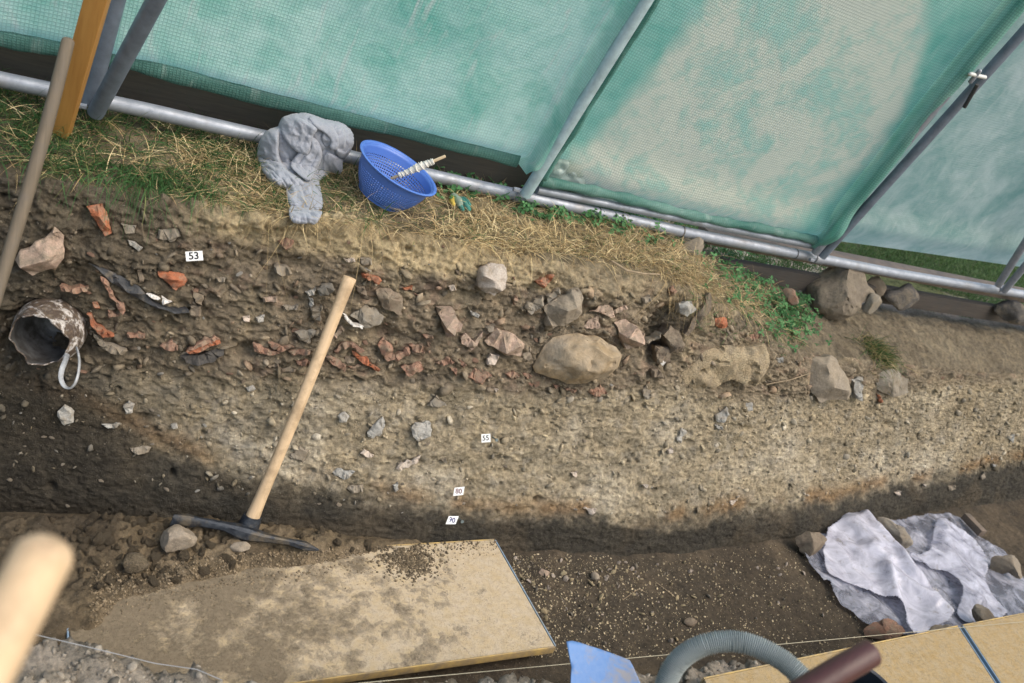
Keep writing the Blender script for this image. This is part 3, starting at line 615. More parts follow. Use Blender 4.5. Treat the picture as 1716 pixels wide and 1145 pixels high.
# ------------------------------------------------------------------ bedded pieces
def chunk(name, mat, pts, o):
    P_ = [p[:2] for p in pts]; cx = sum(p[0] for p in P_)/len(P_); cy = sum(p[1] for p in P_)/len(P_)
    c0, n = hit(cx, cy); v = -ray(cx, cy).normalized(); n = (n*.65+v*.35).normalized()
    pr = o.get('pr', .015); org = c0+n*pr
    e1 = (RIGHT-n*RIGHT.dot(n)).normalized(); e2 = n.cross(e1)
    def loc(px, py):
        d = ray(px, py); p = CAM+d*((org-CAM).dot(n)/d.dot(n))-org; return Vector((p.dot(e1), p.dot(e2)))
    L = [loc(*p) for p in P_]
    size = max((p.length for p in L)); R = random.Random(hash((round(cx), round(cy))) & 0xffff)
    out = []
    for i, p in enumerate(L):
        q = L[(i+1) % len(L)]; out.append(p); ln = (q-p).length; k = min(4, int(ln/max(.012, size*.3)))
        nv_ = Vector((-(q-p).y, (q-p).x))
        for j in range(k):
            out.append(p.lerp(q, (j+1)/(k+1)+R.uniform(-.1, .1)/(k+1))+nv_*R.uniform(-.10, .10))
    if o.get('ridge'): inn = [(loc(r[0], r[1]), r[2]) for r in o['ridge']]
    else:
        h = o.get('h', min(.014, size*.35)); ctr = sum(L, Vector((0, 0)))/len(L)
        inn = [(ctr+(p-ctr)*R.uniform(.6, .82), h*R.uniform(.65, 1.2)) for p in L[::(2 if len(L) > 7 else 1)]]
    co = out+[p for p, _ in inn]; H = [0.]*len(out)+[h for _, h in inn]
    n0 = len(out)
    vs, es, fs, ov, oe, of = delaunay_2d_cdt(co, [(i, (i+1) % n0) for i in range(n0)], [], 1, 1e-6)
    bm = bmesh.new(); bv = []
    for k, p in enumerate(vs): bv.append(bm.verts.new((p.x, p.y, H[ov[k][0]] if ov[k] else 0)))
    for f in fs:
        try: bm.faces.new([bv[i] for i in f])
        except ValueError: pass
    if not bm.faces: bm.free(); return None
    cuts = 6 if size > .075 else (4 if size > .04 else (2 if size > .018 else 0))
    if cuts: bmesh.ops.subdivide_edges(bm, edges=bm.edges[:], cuts=cuts, use_grid_fill=True)
    for _ in range(1 if cuts > 2 else 0): bmesh.ops.smooth_vert(bm, verts=bm.verts, factor=.3, use_axis_x=True, use_axis_y=True, use_axis_z=True)
    arr = np.array([v.co[:] for v in bm.verts]); s = R.random()*50
    nz_ = o.get('nz', min(.0042, size*.065)); dz = fbm(arr/size*2.2+s, 4, 7)*nz_*1.6+fbm(arr/size*7+s, 3, 9)*nz_*.8-sm(.25, .5, fbm(arr/size*5+s, 2, 13))*nz_*1.2
    for v, d in zip(bm.verts, dz): v.co.z += d
    bd = [e for e in bm.edges if len(e.link_faces) == 1]
    ex = bmesh.ops.extrude_edge_only(bm, edges=bd)['geom']; th = o.get('th', .05); th = min(th, size*1.6+.01)
    lo = [g for g in ex if isinstance(g, bmesh.types.BMVert)]
    for v in lo: v.co.z -= th; v.co.x *= .9; v.co.y *= .9
    bmesh.ops.recalc_face_normals(bm, faces=bm.faces)
    MX = Matrix((e1, e2, n)).transposed()
    for v in bm.verts: v.co = MX @ v.co
    me = bpy.data.meshes.new(name); bm.to_mesh(me); bm.free(); smooth(me, 34)
    own = o.get('lab')
    ob = link(name, me, MT[mat], None if own else WALL, org)
    if own: tag(ob, own, o['cat'])
    return ob
for nm, mt, pts, o in CH: chunk(nm, mt, pts, o)

# scatter of small stones in the section: pieces up to 300, finer grit as one mass
PEB = {}
MT['ochre_pebble'] = stone_mat('cream_pebble', (.58, .48, .30), (.50, .41, .26), 25, .1)
for mname in ('pale', 'grey', 'beige', 'tile', 'brown', 'cream', 'clod', 'ochre_pebble'):
    PEB[mname] = []
    for k in range(4):
        V, F = rock(500+k+len(PEB)*10, 2, 8, .05, (1, .75, .55)); me = mesh('stone', V, F); smooth(me, 40); me.materials.append(MT[mname]); PEB[mname].append(me)
def put(name, me, p, s, parent, rot=None):
    o = bpy.data.objects.new(name, me); COL.objects.link(o); o.parent = parent; o.location = Vector(p)-parent.location; o.scale = s if hasattr(s, '__len__') else (s, s, s)
    o.rotation_euler = rot or (random.uniform(0, 6.3), random.uniform(0, 6.3), random.uniform(0, 6.3)); return o
polys = [np.array([p[:2] for p in pts]) for _, _, pts, _ in CH]
def covered(px, py): return any(abs(px-P_[:, 0].mean()) < 60 and in_poly(np.array([px, py]), P_) for P_ in polys)
n_ = 0
for k in range(900):
    if n_ >= 215: break
    px, py = random.uniform(10, 1700), random.uniform(380, 860)
    if covered(px, py): continue
    p, n = hit_real(px, py)
    if p.y > lipY(p.x)-.01 or p.z < .02: continue
    rubz = p.z > ip(p.x, [0, 1.15, 2.2, 5], [.47, .55, .62, .70])
    mname = random.choice(['tile', 'brown', 'grey', 'tile', 'beige', 'pale', 'brown']) if rubz else random.choice(['pale', 'beige', 'grey', 'beige'])
    if p.z < .14 and random.random() < .8: continue
    s = .004+.011*random.random()**2.2
    if rubz: s *= 1.4
    put('tile_sherd' if mname == 'tile' else 'stone', random.choice(PEB[mname]), p+n*s*.05, (s, s*.8, s*random.uniform(.4, .9)), WALL, (random.uniform(-.5, .5), random.uniform(-.6, .6), random.uniform(0, 6)))
    n_ += 1
def scatter_mass(name, pts, sizes, mats_cols, mat, parent=None, label=None, cat=None, sub=1, sq=(1, .8, .6)):
    V1, F1 = ICO[sub]; n = len(pts); nv = len(V1)
    R = RNG.normal(size=(n, 3, 3)); U, _, Vt = np.linalg.svd(R); R = U@Vt
    base = V1[None]*np.array(sq)*(1+.25*RNG.normal(size=(n, nv, 1)).clip(-1.4, 1.4))
    V = np.einsum('nij,nvj->nvi', R, base)*np.asarray(sizes)[:, None, None]+np.asarray(pts)[:, None]
    F = (F1[None]+np.arange(n)[:, None, None]*nv).reshape(-1, 3)
    me = mesh(name, V.reshape(-1, 3), F); vcol(me, np.repeat(np.asarray(mats_cols), nv, 0))
    o = link(name, me, mat, parent); tag(o, label, cat, kind='stuff'); return o
M_GRIT = attr_soil('grit', grit=0, bump=.001, gloss=.85)
def on_wall_scatter(n, zlo, zhi, smin, srange, pw, pal, mixw, seed, xlo=-1., xhi=6.):
    g = np.random.default_rng(seed); P, Z_, C_ = [], [], []; i0, i1 = np.searchsorted(XS, [xlo, xhi])
    while len(P) < n:
        i, j = g.integers(i0, i1), g.integers(8, NW-8); z = W2[i, j, 2]
        if not (zlo(XS[i]) < z < zhi(XS[i])): continue
        s = (smin+srange*g.random()**pw)*max(1., 1+.12*XS[i]); P.append(W2[i, j]+N3[i, j]*s*.15); Z_.append(s)
        b = c[i, j]; k = np.array(pal[g.integers(len(pal))]); C_.append(np.clip((b*(1-mixw)+k*mixw)*g.uniform(.7, 1.35), .015, .6))
    return P, Z_, C_
rz = lambda x: float(np.interp(x, [-.5, 0, .3, 1.15, 2.2, 2.6, 3.4, 5], [.42, .47, .50, .55, .62, .60, .62, .70]))
P1 = on_wall_scatter(3800, lambda x: .17 if x > .5 else .30, lambda x: 1.1, .0016, .0050, 2.8, [(.34, .30, .23), (.36, .33, .28), (.20, .17, .13), (.28, .24, .18)], .3, 301)
scatter_mass('grit', *P1, M_GRIT, WALL)
P1 = on_wall_scatter(520, lambda x: rz(x)-.02, lambda x: 1.0, .004, .017, 2.0, [(.26, .15, .10), (.20, .18, .15), (.15, .125, .095), (.30, .27, .22), (.12, .10, .085), (.24, .2, .15)], .3, 302, xhi=3.2)
scatter_mass('rubble', *P1, M_GRIT, WALL, sq=(1.3, .9, .35))
P1 = on_wall_scatter(800, lambda x: .16, lambda x: rz(x), .004, .010, 2.4, [(.36, .33, .27), (.42, .40, .36), (.30, .25, .17), (.25, .22, .17)], .35, 303)
scatter_mass('flakes', *P1, M_GRIT, WALL, sq=(1.2, .9, .4))
# ------------------------------------------------------------------ shelter: scaffold tubes
TUBE_Y, TUBE_Z, TR = 2.75, 1.13, .0235
FRAME = thing('shelter_frame', 'galvanised scaffold tube frame lying along the grass bank and carrying the green sheeting', 'scaffolding', (0, TUBE_Y, TUBE_Z))
LEAN = -.27
def lean_y(z, off=0): return TUBE_Y+off+LEAN*(z-TUBE_Z)
def lean_hit(px, py, off=0):
    d = ray(px, py); a = CAM.y-(TUBE_Y+off)-LEAN*(CAM.z-TUBE_Z); b = d.y-LEAN*d.z
    return CAM+d*(-a/b)
tp = [at_y(-80, 113, TUBE_Y), at_y(250, 186, TUBE_Y), at_y(800, 312, TUBE_Y), at_y(1150, 390, TUBE_Y), at_y(1500, 458, TUBE_Y), at_y(1716, 492, TUBE_Y)]
def zt(x): return float(np.interp(x, [p.x for p in tp], [p.z for p in tp]))
xe = [-1.6, tp[1].x, tp[2].x, tp[3].x, tp[4].x, tp[5].x+.3, 7.4]
base = tube_obj('base_tube', [(x, TUBE_Y, zt(x)) for x in xe], TR, M_GALV, FRAME, seg=20)
def pole(p0, p1, m, r=TR, ext=1.25, name='pole'):
    a, b = Vector(p0), Vector(p1); d = (b-a)
    while (a+d*ext).z < 2.9: ext *= 1.1
    return tube_obj(name, [a, a+d*.5, a+d*ext], r, m, FRAME, seg=18)
# left pair of braces
l0 = at_y(152, 182, TUBE_Y-.055); pole(at_y(150, 172, TUBE_Y-.02), lean_hit(198, -10, .02), M_GALVD)
pole(at_y(160, 190, TUBE_Y-.06), at_y(266, -8, TUBE_Y-.30), M_GALVD)
# middle pole, right double pole, far right pair
mA, mB = at_y(880, 327, TUBE_Y-.05), lean_hit(1083, 0, -.03)
pole(mA, mB, plain('pale_film_covered_pole', (.42, .55, .59), .45, .4, .1, .25, 25), r=.0225)
rA, rB = at_y(1366, 424, TUBE_Y-.035), lean_hit(1712, 6, -.03)
pole(rA, rB, M_GALV, r=.020)
sA, sB = at_y(1377, 430, TUBE_Y-.05), lean_hit(1722, 46, -.02)
pole(sA, sB, M_GALVD, r=.021)
pole(at_y(1673, 478, TUBE_Y-.045), lean_hit(1740, 372, -.03), M_GALV, r=.019)
pole(at_y(1682, 488, TUBE_Y-.05), lean_hit(1750, 408, -.05), M_GALV, r=.019)
# sleeves, end collars, couplers
def ring(px, py, wd=.05, r=TR*1.14, m=M_GALV, name='sleeve'):
    x = at_y(px, py, TUBE_Y).x
    return tube_obj(name, [(x-wd/2, TUBE_Y, zt(x-wd/2)), (x+wd/2, TUBE_Y, zt(x+wd/2))], r, m, FRAME, seg=20)
for px, py, wd in ((1000, 360, .004), (1142, 388, .006), (1330, 428, .006)): ring(px, py, wd, TR*1.05, MT['slate'], 'tube_joint')
for px, py in ((157, 165), (872, 328), (1368, 437), (1676, 484)): ring(px, py, .055, TR*1.18, M_GALV, 'coupler')
for px, py in ((138, 178), (170, 186), (865, 318), (1360, 436)):
    p = at_y(px, py, TUBE_Y-.05); tube_obj('bolt', [p-Vector((.012, 0, 0)), p+Vector((.012, 0, 0))], .009, M_GALV, FRAME, seg=6)
# second rail carrying the hem of the middle sheet, and the clamp on the right pole
ha, hb = at_y(900, 318, TUBE_Y-.005), at_y(1362, 412, TUBE_Y-.005)
tube_obj('hem_rail', [ha, hb], .016, M_GALV, FRAME, seg=14)
cpos = lean_hit(1634, 126, -.06); cdir = (rB-rA).normalized(); side = cdir.cross(Vector((0, 1, LEAN)).normalized()).normalized()
tube_obj('clamp', [cpos-side*.06, cpos+side*.03], .008, plain('pale_zinc', (.6, .6, .57), .4), FRAME, seg=8, cap=.8)
tube_obj('clamp', [cpos-side*.005+cdir*.02, cpos-side*.005-cdir*.03], .009, M_GALV, FRAME, seg=8, cap=.8)
tube_obj('clamp_lever', [lean_hit(1638, 142, -.07), lean_hit(1616, 180, -.07)], .008, MT['slate'], FRAME, seg=8)
# ------------------------------------------------------------------ sheeting
def net_panel(name, label, mat, U, prof, nu, nv, patch=None, amp=.012, seed=1, fold=None):
    """U: list of (bottom point, top point) down the width; prof(s)-> (height fraction, push towards the camera)"""
    n = len(U); L = [0]
    for i in range(1, n): L.append(L[-1]+((Vector(U[i][0])-Vector(U[i-1][0])).length+(Vector(U[i][1])-Vector(U[i-1][1])).length)/2)
    us = np.linspace(0, L[-1], nu); B = np.stack([np.interp(us, L, [p[0][k] for p in U]) for k in range(3)], -1); T = np.stack([np.interp(us, L, [p[1][k] for p in U]) for k in range(3)], -1)
    s = np.linspace(0, 1, nv); hf, push, dzf = prof(s)
    P = B[:, None]+(T-B)[:, None]*hf[None, :, None]
    nrm = np.array([0, -1, LEAN]); nrm = nrm/np.linalg.norm(nrm)
    hgt = np.linalg.norm(T-B, axis=-1)
    P = P+nrm*push[None, :, None]; P[..., 2] += dzf[None]
    bil = amp*fbm(P*1.6+seed, 3, seed)+amp*.55*fbm(P*np.array([9, 9, 2.2])+seed, 3, seed+1)+amp*.12*fbm(P*30, 2, seed+2)
    wt = sm(0, .06, s)[None]*np.ones((nu, 1))
    if fold is not None: bil = bil+fold(us/L[-1], s)
    P = P+nrm*(bil*wt)[..., None]
    me = mesh(name, P, grid_faces(nu, nv)); smooth(me)
    uvl = me.uv_layers.new(name='UVMap'); dl = np.concatenate([[0], np.cumsum(np.linalg.norm(np.diff(P[nu//2], axis=0), axis=-1))])
    uvv = np.stack(np.broadcast_arrays(us[:, None], dl[None]), -1).reshape(-1, 2)
    li = np.empty(len(me.loops), np.int32); me.loops.foreach_get('vertex_index', li); uvl.data.foreach_set('uv', uvv[li].astype(np.float32).ravel())
    pv = np.zeros(nu*nv)
    if patch is not None: pv = patch(to_px(P)[..., :2]).ravel()
    vcol(me, pv, 'Patch')
    o = link(name, me, mat); return tag(o, label, 'sheeting', 'green sheeting panels of the shelter')
def at_lean_z(px, py, z, off):     # point on the leaning plane below/above a pixel column at height z along pole direction
    return lean_hit(px, py, off)
TOPZ = 3.0
def up_pole(a, b, off):
    a, b = Vector(a), Vector(b); d = (b-a)/(b.z-a.z); p = a+d*(TOPZ-a.z); return p+Vector((0, off, 0))
# left panel, rolled under along its lower edge
bl = [lean_hit(-900, -100, .07), lean_hit(0, 74, .07), lean_hit(250, 124, .07), lean_hit(560, 204, .07), lean_hit(866, 276, .045), lean_hit(912, 277, .055)]
def top_of(p, x_shift): return Vector((p.x+x_shift, lean_y(TOPZ, .10), TOPZ))
mdir = (mB-mA)/(mB.z-mA.z); mt = mA+mdir*(TOPZ-mA.z)
tops = []
for i, p in enumerate(bl):
    f = (p.x-bl[0].x)/(bl[4].x-bl[0].x); sh = f*(mdir.x*(TOPZ-p.z))+(1-f)*.12
    tops.append(Vector((p.x+sh, lean_y(TOPZ, .06), TOPZ)))
# wrap around the middle pole
def wrap(a, b, r, off0):
    a, b = Vector(a), Vector(b); d = (b-a).normalized(); fr = Vector((0, -1, LEAN)).normalized(); fr = (fr-d*fr.dot(d)).normalized(); sd = d.cross(fr); sd = sd if sd.x > 0 else -sd
    res = []
    for ang in (-75, -50, -25, 0, 25, 50, 75, 110, 150):
        t = math.radians(ang); off = sd*math.sin(t)*r+fr*math.cos(t)*r; res.append((a+off, up_pole(a, b, 0)+off))
    return res
wr = wrap(lean_hit(892, 300, -.03), mB, TR*1.12, 0)
UL = list(zip(bl[:5], tops[:5]))+[(wr[0][0], wr[0][1])]
def profL(s):
    hf = s*1.0; push = np.interp(s, [0, .02, .035, .05, .09, .2, 1], [-.02, .0, .032, .040, .026, .0, 0]); dz = 0*s; k = np.ones(5)/5
    f = lambda a: np.convolve(np.pad(a, 2, 'edge'), k, 'valid'); return f(hf), f(push), f(dz)
# the rolled hem stops short of the wrapped pole so the push is faded there by the fold term
NETL = net_panel('sheeting_panel', 'wide left green mesh sheet with a rolled lower edge above a dark plank', M_NET_L, UL, profL, 330, 260, amp=.012, seed=3)
def hem(name, pts, r, fl, mat, par, lift=0):
    P = []
    for i in range(len(pts)-1):
        for j in range(24): P.append(Vector(pts[i]).lerp(Vector(pts[i+1]), j/24))
    P.append(Vector(pts[-1])); n = len(P); P = [p+Vector((0, .004*math.sin(i*.31), lift+.003*math.sin(i*.17+1))) for i, p in enumerate(P)]
    V, F = sweep(P, [r*(1+.10*math.sin(i*.53)+.05*random.uniform(-1, 1)) for i in range(n)], seg=16, flat=fl, ref=(0, 0, 1)); me = mesh(name, V, F); smooth(me); me.uv_layers.new(name='UVMap')
    uv = np.array([[v[0], v[2]*1.5+v[1]] for v in V], np.float32); li = np.empty(len(me.loops), np.int32); me.loops.foreach_get('vertex_index', li); me.uv_layers['UVMap'].data.foreach_set('uv', uv[li].ravel()); vcol(me, np.zeros(len(V)), 'Patch')
    return link(name, me, mat, par)
M_SHADED_HEM = net('shaded_hem_mesh', (.055, .15, .13), (.10, .24, .21), (.5, .6, .5), .4, .6, .15, .2)
hem('rolled_hem', [lean_hit(-900, -116, .035), lean_hit(0, 62, .035), lean_hit(250, 113, .035), lean_hit(560, 194, .035), lean_hit(868, 268, .03)], .026, .45, M_SHADED_HEM, NETL)  # dark green stands in for the shade under the curled lower edge
# middle panel
beige = [(1215,-40),(1480,-40),(1545,0),(1558,60),(1535,130),(1500,200),(1455,265),(1400,325),(1330,385),(1240,420),(1120,385),(990,340),(930,285),(985,240),(1060,165),(1130,80)]  # path seen through the sheet, put into its colour
hm = [lean_hit(890, 300, .05), lean_hit(1000, 340, .045), lean_hit(1180, 380, .04), lean_hit(1345, 414, .035)]
rdir = (rB-rA)/(rB.z-rA.z); UM = []
x0, x1 = lean_hit(926, 300, .05).x, hm[-1].x
for p in hm:
    f = (p.x-x0)/(x1-x0); dx = (mdir.x*(1-f)+rdir.x*f)*(TOPZ-p.z); UM.append((p, Vector((p.x+dx, lean_y(TOPZ, .04), TOPZ))))
UM += wrap(lean_hit(1369, 418, -.03), rB, .0245, 0)
def profM(s): return s, .03*np.exp(-((s-.07)/.04)**2)-.02*np.exp(-(s/.03)**2), 0*s
def patchM(q):
    k = np.concatenate([q*.02, q[..., :1]*0], -1); return poly_mask(q+np.stack([fbm(k, 3, 3), fbm(k, 3, 4)], -1)*16, np.array(beige), 16)
NETM = net_panel('sheeting_panel', 'middle green mesh sheet with a large painted beige patch of the path outside between two poles', M_NET_M, UM, profM, 260, 210, patch=patchM, amp=.010, seed=11)
# right panel
hr = [lean_hit(1360, 402, .07), lean_hit(1500, 421, .06), lean_hit(1620, 438, .06), lean_hit(1740, 455, .06), lean_hit(2050, 500, .06)]
UR = [(p, Vector((p.x+rdir.x*(TOPZ-p.z)*1.0, lean_y(TOPZ, .05), TOPZ))) for p in hr]
NETR = net_panel('sheeting_panel', 'blue grey sheet right of the double pole, ending above a weathered plank', M_NET_R, UR, profM, 200, 170, amp=.014, seed=17)
# folded tube of sheeting along the hem rail
tv_ = []
for i in range(60):
    f = i/59; p = ha.lerp(hb, f); tv_.append(p+Vector((0, -.012, .030+.006*math.sin(f*9)+.012*(1-f))))
V, F = sweep(tv_, [.020*(1+.18*math.sin(i*.9)+.1*random.uniform(-1, 1)) for i in range(60)], seg=14, cap=.6)
me = mesh('rolled_hem', V, F); smooth(me); me.uv_layers.new(name='UVMap')
uv = np.array([[v[0], v[2]*2+v[1]] for v in V], np.float32); li = np.empty(len(me.loops), np.int32); me.loops.foreach_get('vertex_index', li); me.uv_layers['UVMap'].data.foreach_set('uv', uv[li].ravel()); vcol(me, np.zeros(len(V)), 'Patch')
link('rolled_hem', me, net('green_mesh_hem', (.10, .27, .23), (.24, .42, .37), (.5, .6, .5), .4, .6, .3, .3), NETM)
M_POLE_SHADE = net('pole_shade_mesh', (.07, .22, .19), (.16, .38, .33), (.5, .6, .5), .4, .6, .3, .2)
def up_line(a, b, z): a, b = Vector(a), Vector(b); d = (b-a)/(b.z-a.z); return a+d*(z-a.z)
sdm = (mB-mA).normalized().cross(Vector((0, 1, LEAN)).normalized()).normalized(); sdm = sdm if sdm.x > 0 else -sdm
hem('shade_strip', [up_line(mA, mB, z)+sdm*.045+Vector((0, .03, 0)) for z in (1.22, 1.6, 2.1, 2.9)], .021, .6, M_POLE_SHADE, NETM)  # dark strip painted in as the middle pole's shade on the sheet
sdr = (rB-rA).normalized().cross(Vector((0, 1, LEAN)).normalized()).normalized(); sdr = sdr if sdr.x > 0 else -sdr
hem('shade_strip', [up_line(rA, rB, z)+sdr*.030+Vector((0, .012, 0)) for z in (1.20, 1.6, 2.1, 2.9)], .013, .7, M_SHADED_HEM, NETM)  # dark strip laid in the gap between the double poles
# crumpled loose corner of film beside the middle pole
cpts = []
nu_, nv_ = 26, 26
Qc = np.zeros((nu_, nv_, 3))
for i in range(nu_):
    for j in range(nv_):
        p = lean_hit(908+72*i/25, 258+62*j/25+18*i/25, .01); Qc[i, j] = p
Qc[..., 1] += .03*fbm(Qc*14, 3, 5)+.018*(1-np.abs(fbm(Qc*22, 3, 6))*2)
me = mesh('film_corner', Qc, grid_faces(nu_, nv_)); smooth(me)
t = NT('clear_crumpled_film'); t.b.inputs['Base Color'].default_value = (.35, .42, .38, 1); t.b.inputs['Roughness'].default_value = .15
tr_ = t.n('BsdfTransparent'); mx = t.n('MixShader', i_0=.45); t.l(t.b.outputs[0], mx.inputs[1]); t.l(tr_.outputs[0], mx.inputs[2]); t.l(mx.outputs[0], t.out.inputs[0]); M_FILM0 = t.m
link('loose_corner', me, M_FILM0, NETM)

# ------------------------------------------------------------------ planks and post
M_OLDW = wood('weathered_plank', (.085, .07, .058), (.05, .043, .038), (1, 0, .0), 22, .8, (.06, .055, .05))
M_OLDW2 = wood('weathered_plank_light', (.20, .155, .115), (.12, .09, .07), (1, 0, .0), 22, .8, (.08, .07, .06))
def plank(name, a, b, hgt, thk, m, label, cat='plank', up=Vector((0, 0, 1))):
    a, b = Vector(a), Vector(b); d = (b-a)/2; n = d.cross(up).normalized(); u = n.cross(d).normalized()
    me = box_mesh(None, d, n*thk/2, u*hgt/2, .004, name); return tag(link(name, me, m, None, (a+b)/2), label, cat)
plank('plank', (-1.5, 2.90, 1.24), (2.02, 2.90, 1.165), .27, .035, M_OLDW, 'long dark plank on edge behind the base tube under the left sheet')
a = at_y(1340, 418, 2.86); b = at_y(1716, 490, 2.86)
plank('plank', a+Vector((-.6, 0, -.02)), b+Vector((1.2, 0, -.01)), .055, .10, M_OLDW2, 'weathered brown plank lying behind the tube below the right sheet')
plank('plank', a+Vector((-.9, -.03, -.155)), b+Vector((1.2, -.03, -.135)), .09, .05, M_OLDW, 'dark beam under the base tube at right resting on stones')
M_POST = wood('orange_pine', (.52, .27, .075), (.40, .19, .05), (.06, -.3, 1), 14, .55)
pa, pb = at_y(103, 212, 2.60), at_y(163, 0, 2.44); dd = (pb-pa); pa2 = pa-dd*.05; pb2 = pa+dd*2.4
d_ = (pb2-pa2)/2; ux = Vector((.9, -.35, 0)); ux = (ux-d_.normalized()*ux.dot(d_.normalized())).normalized(); uy = d_.normalized().cross(ux)
tag(link('wooden_post', box_mesh(None, ux*.026, uy*.019, d_, .003, 'wooden_post'), M_POST, None, (pa2+pb2)/2), 'orange brown squared timber post standing in the grass at far left', 'post')
M_GREYW = wood('grey_handle_wood', (.155, .122, .086), (.105, .085, .06), (0, .5, 1), 20, .7, (.12, .1, .08))
a, b = at_t(114, 70, 2.12), at_t(-8, 510, 2.11); dd = b-a; b2 = a+dd*(a.z/(a.z-b.z))
n_ = 14; path = [a.lerp(b2, i/n_)+Vector((.004*math.sin(i*.7), 0, 0)) for i in range(n_+1)]
V, F = sweep(path, [.0152+.0009*math.sin(i*.6) for i in range(n_+1)], seg=18, cap=.7); me = mesh('wooden_pole', [Vector(v)-b2 for v in V], F); smooth(me, 60)
tag(link('wooden_pole', me, M_GREYW, None, b2), 'worn grey wooden tool handle leaning on the bank in front of the orange post', 'handle')

# ------------------------------------------------------------------ pickaxe
k0 = at_z(412, 893, .115); k1 = at_y(586, 466, 2.235)
PK = thing('pickaxe', 'pickaxe with a pale wooden handle leaning upright against the section, head on the soil', 'pickaxe', k0)
M_HICK = wood('pale_hickory', (.60, .44, .28), (.50, .355, .21), (.2, .28, .9), 16, .55, (.30, .21, .125))
n_ = 26; path = []; rad = []
for i in range(n_+1):
    f = i/n_; path.append(k0.lerp(k1, f)+Vector((0, -.012*math.sin(f*math.pi), 0))); rad.append(.0195+.006*math.exp(-(f/.10)**2)+.002*math.exp(-((1-f)/.05)**2)-.001*math.sin(f*3))
V, F = sweep(path, rad, seg=22, cap=.18, flat=.86, ref=(1, 0, 0)); me = mesh('handle', [Vector(v)-k0 for v in V], F); smooth(me, 55); link('handle', me, M_HICK, PK, k0)
t = NT('black_blue_steel'); n = t.noise(t.co(), 45, 7, .75); n2 = t.noise(t.co(), 14, 5, .65)
c_ = t.mix(t.ramp(n, .4, .62), (.014, .018, .026), (.045, .052, .062)); c_ = t.mix(t.mth('MULTIPLY', t.ramp(n2, .5, .66), .85), c_, (.13, .105, .07)); t.b.inputs['Metallic'].default_value = .4
M_HEAD = t.fin(c_, t.ramp(n, .3, .7, (.3, .3, .3, 1), (.65, .65, .65, 1)), t.bump(n, .004), .5)
t0, t1, tm = at_z(288, 872, .15), at_z(534, 922, .115), at_z(410, 893, .135)
hp = [t0, t0.lerp(tm, .35)+Vector((0, 0, .012)), t0.lerp(tm, .72)+Vector((0, 0, .012)), tm, tm.lerp(t1, .25), tm.lerp(t1, .6)+Vector((0, 0, .006)), t1]
sec = [(.004, .019), (.008, .014), (.014, .013), (.024, .022), (.015, .014), (.010, .009), (.002, .003)]      # half width, half height
hd = (k1-k0).normalized(); fw = ((t1-t0).normalized().cross(hd)).normalized(); bm = bmesh.new(); rings = []
for (p, (wd, hh)), q in zip(zip(hp, sec), range(99)):
    ring_ = []
    for sx, sz in ((-1, -.55), (-.6, -1), (.6, -1), (1, -.55), (1, .55), (.6, 1), (-.6, 1), (-1, .55)): ring_.append(bm.verts.new(p-k0+fw*wd*sx+hd*hh*sz))
    rings.append(ring_)
for a_, b_ in zip(rings, rings[1:]):
    for i in range(8): bm.faces.new((a_[i], a_[(i+1) % 8], b_[(i+1) % 8], b_[i]))
bm.faces.new(rings[0]); bm.faces.new(rings[-1][::-1]); bmesh.ops.recalc_face_normals(bm, faces=bm.faces)
bmesh.ops.subdivide_edges(bm, edges=bm.edges[:], cuts=1, smooth=.6)
me = bpy.data.meshes.new('head'); bm.to_mesh(me); bm.free(); smooth(me, 40); HEAD = link('head', me, M_HEAD, PK, k0)
# raised eye round the handle
EYE = tube_obj('eye_collar', [k0-hd*.024, k0+hd*.0, k0+hd*.045, k0+hd*.062], [.034, .036, .032, .029], M_HEAD, PK, seg=20, flat=.9); EYE.parent = HEAD
# foreground handle end, close to the lens
f0, f1 = at_t(72, 932, .56), at_t(-75, 1215, .52)
V, F = sweep([f0.lerp(f1, i/8) for i in range(9)], [.0188]*9, seg=24, cap=.75)
me = mesh('tool_handle', [Vector(v)-f1 for v in V], F); smooth(me, 60)
ext = f1+(f1-f0)*1.6
tag(link('tool_handle', me, M_HICK, None, f1), 'rounded end of a pale wooden handle close up at the lower left corner', 'handle')

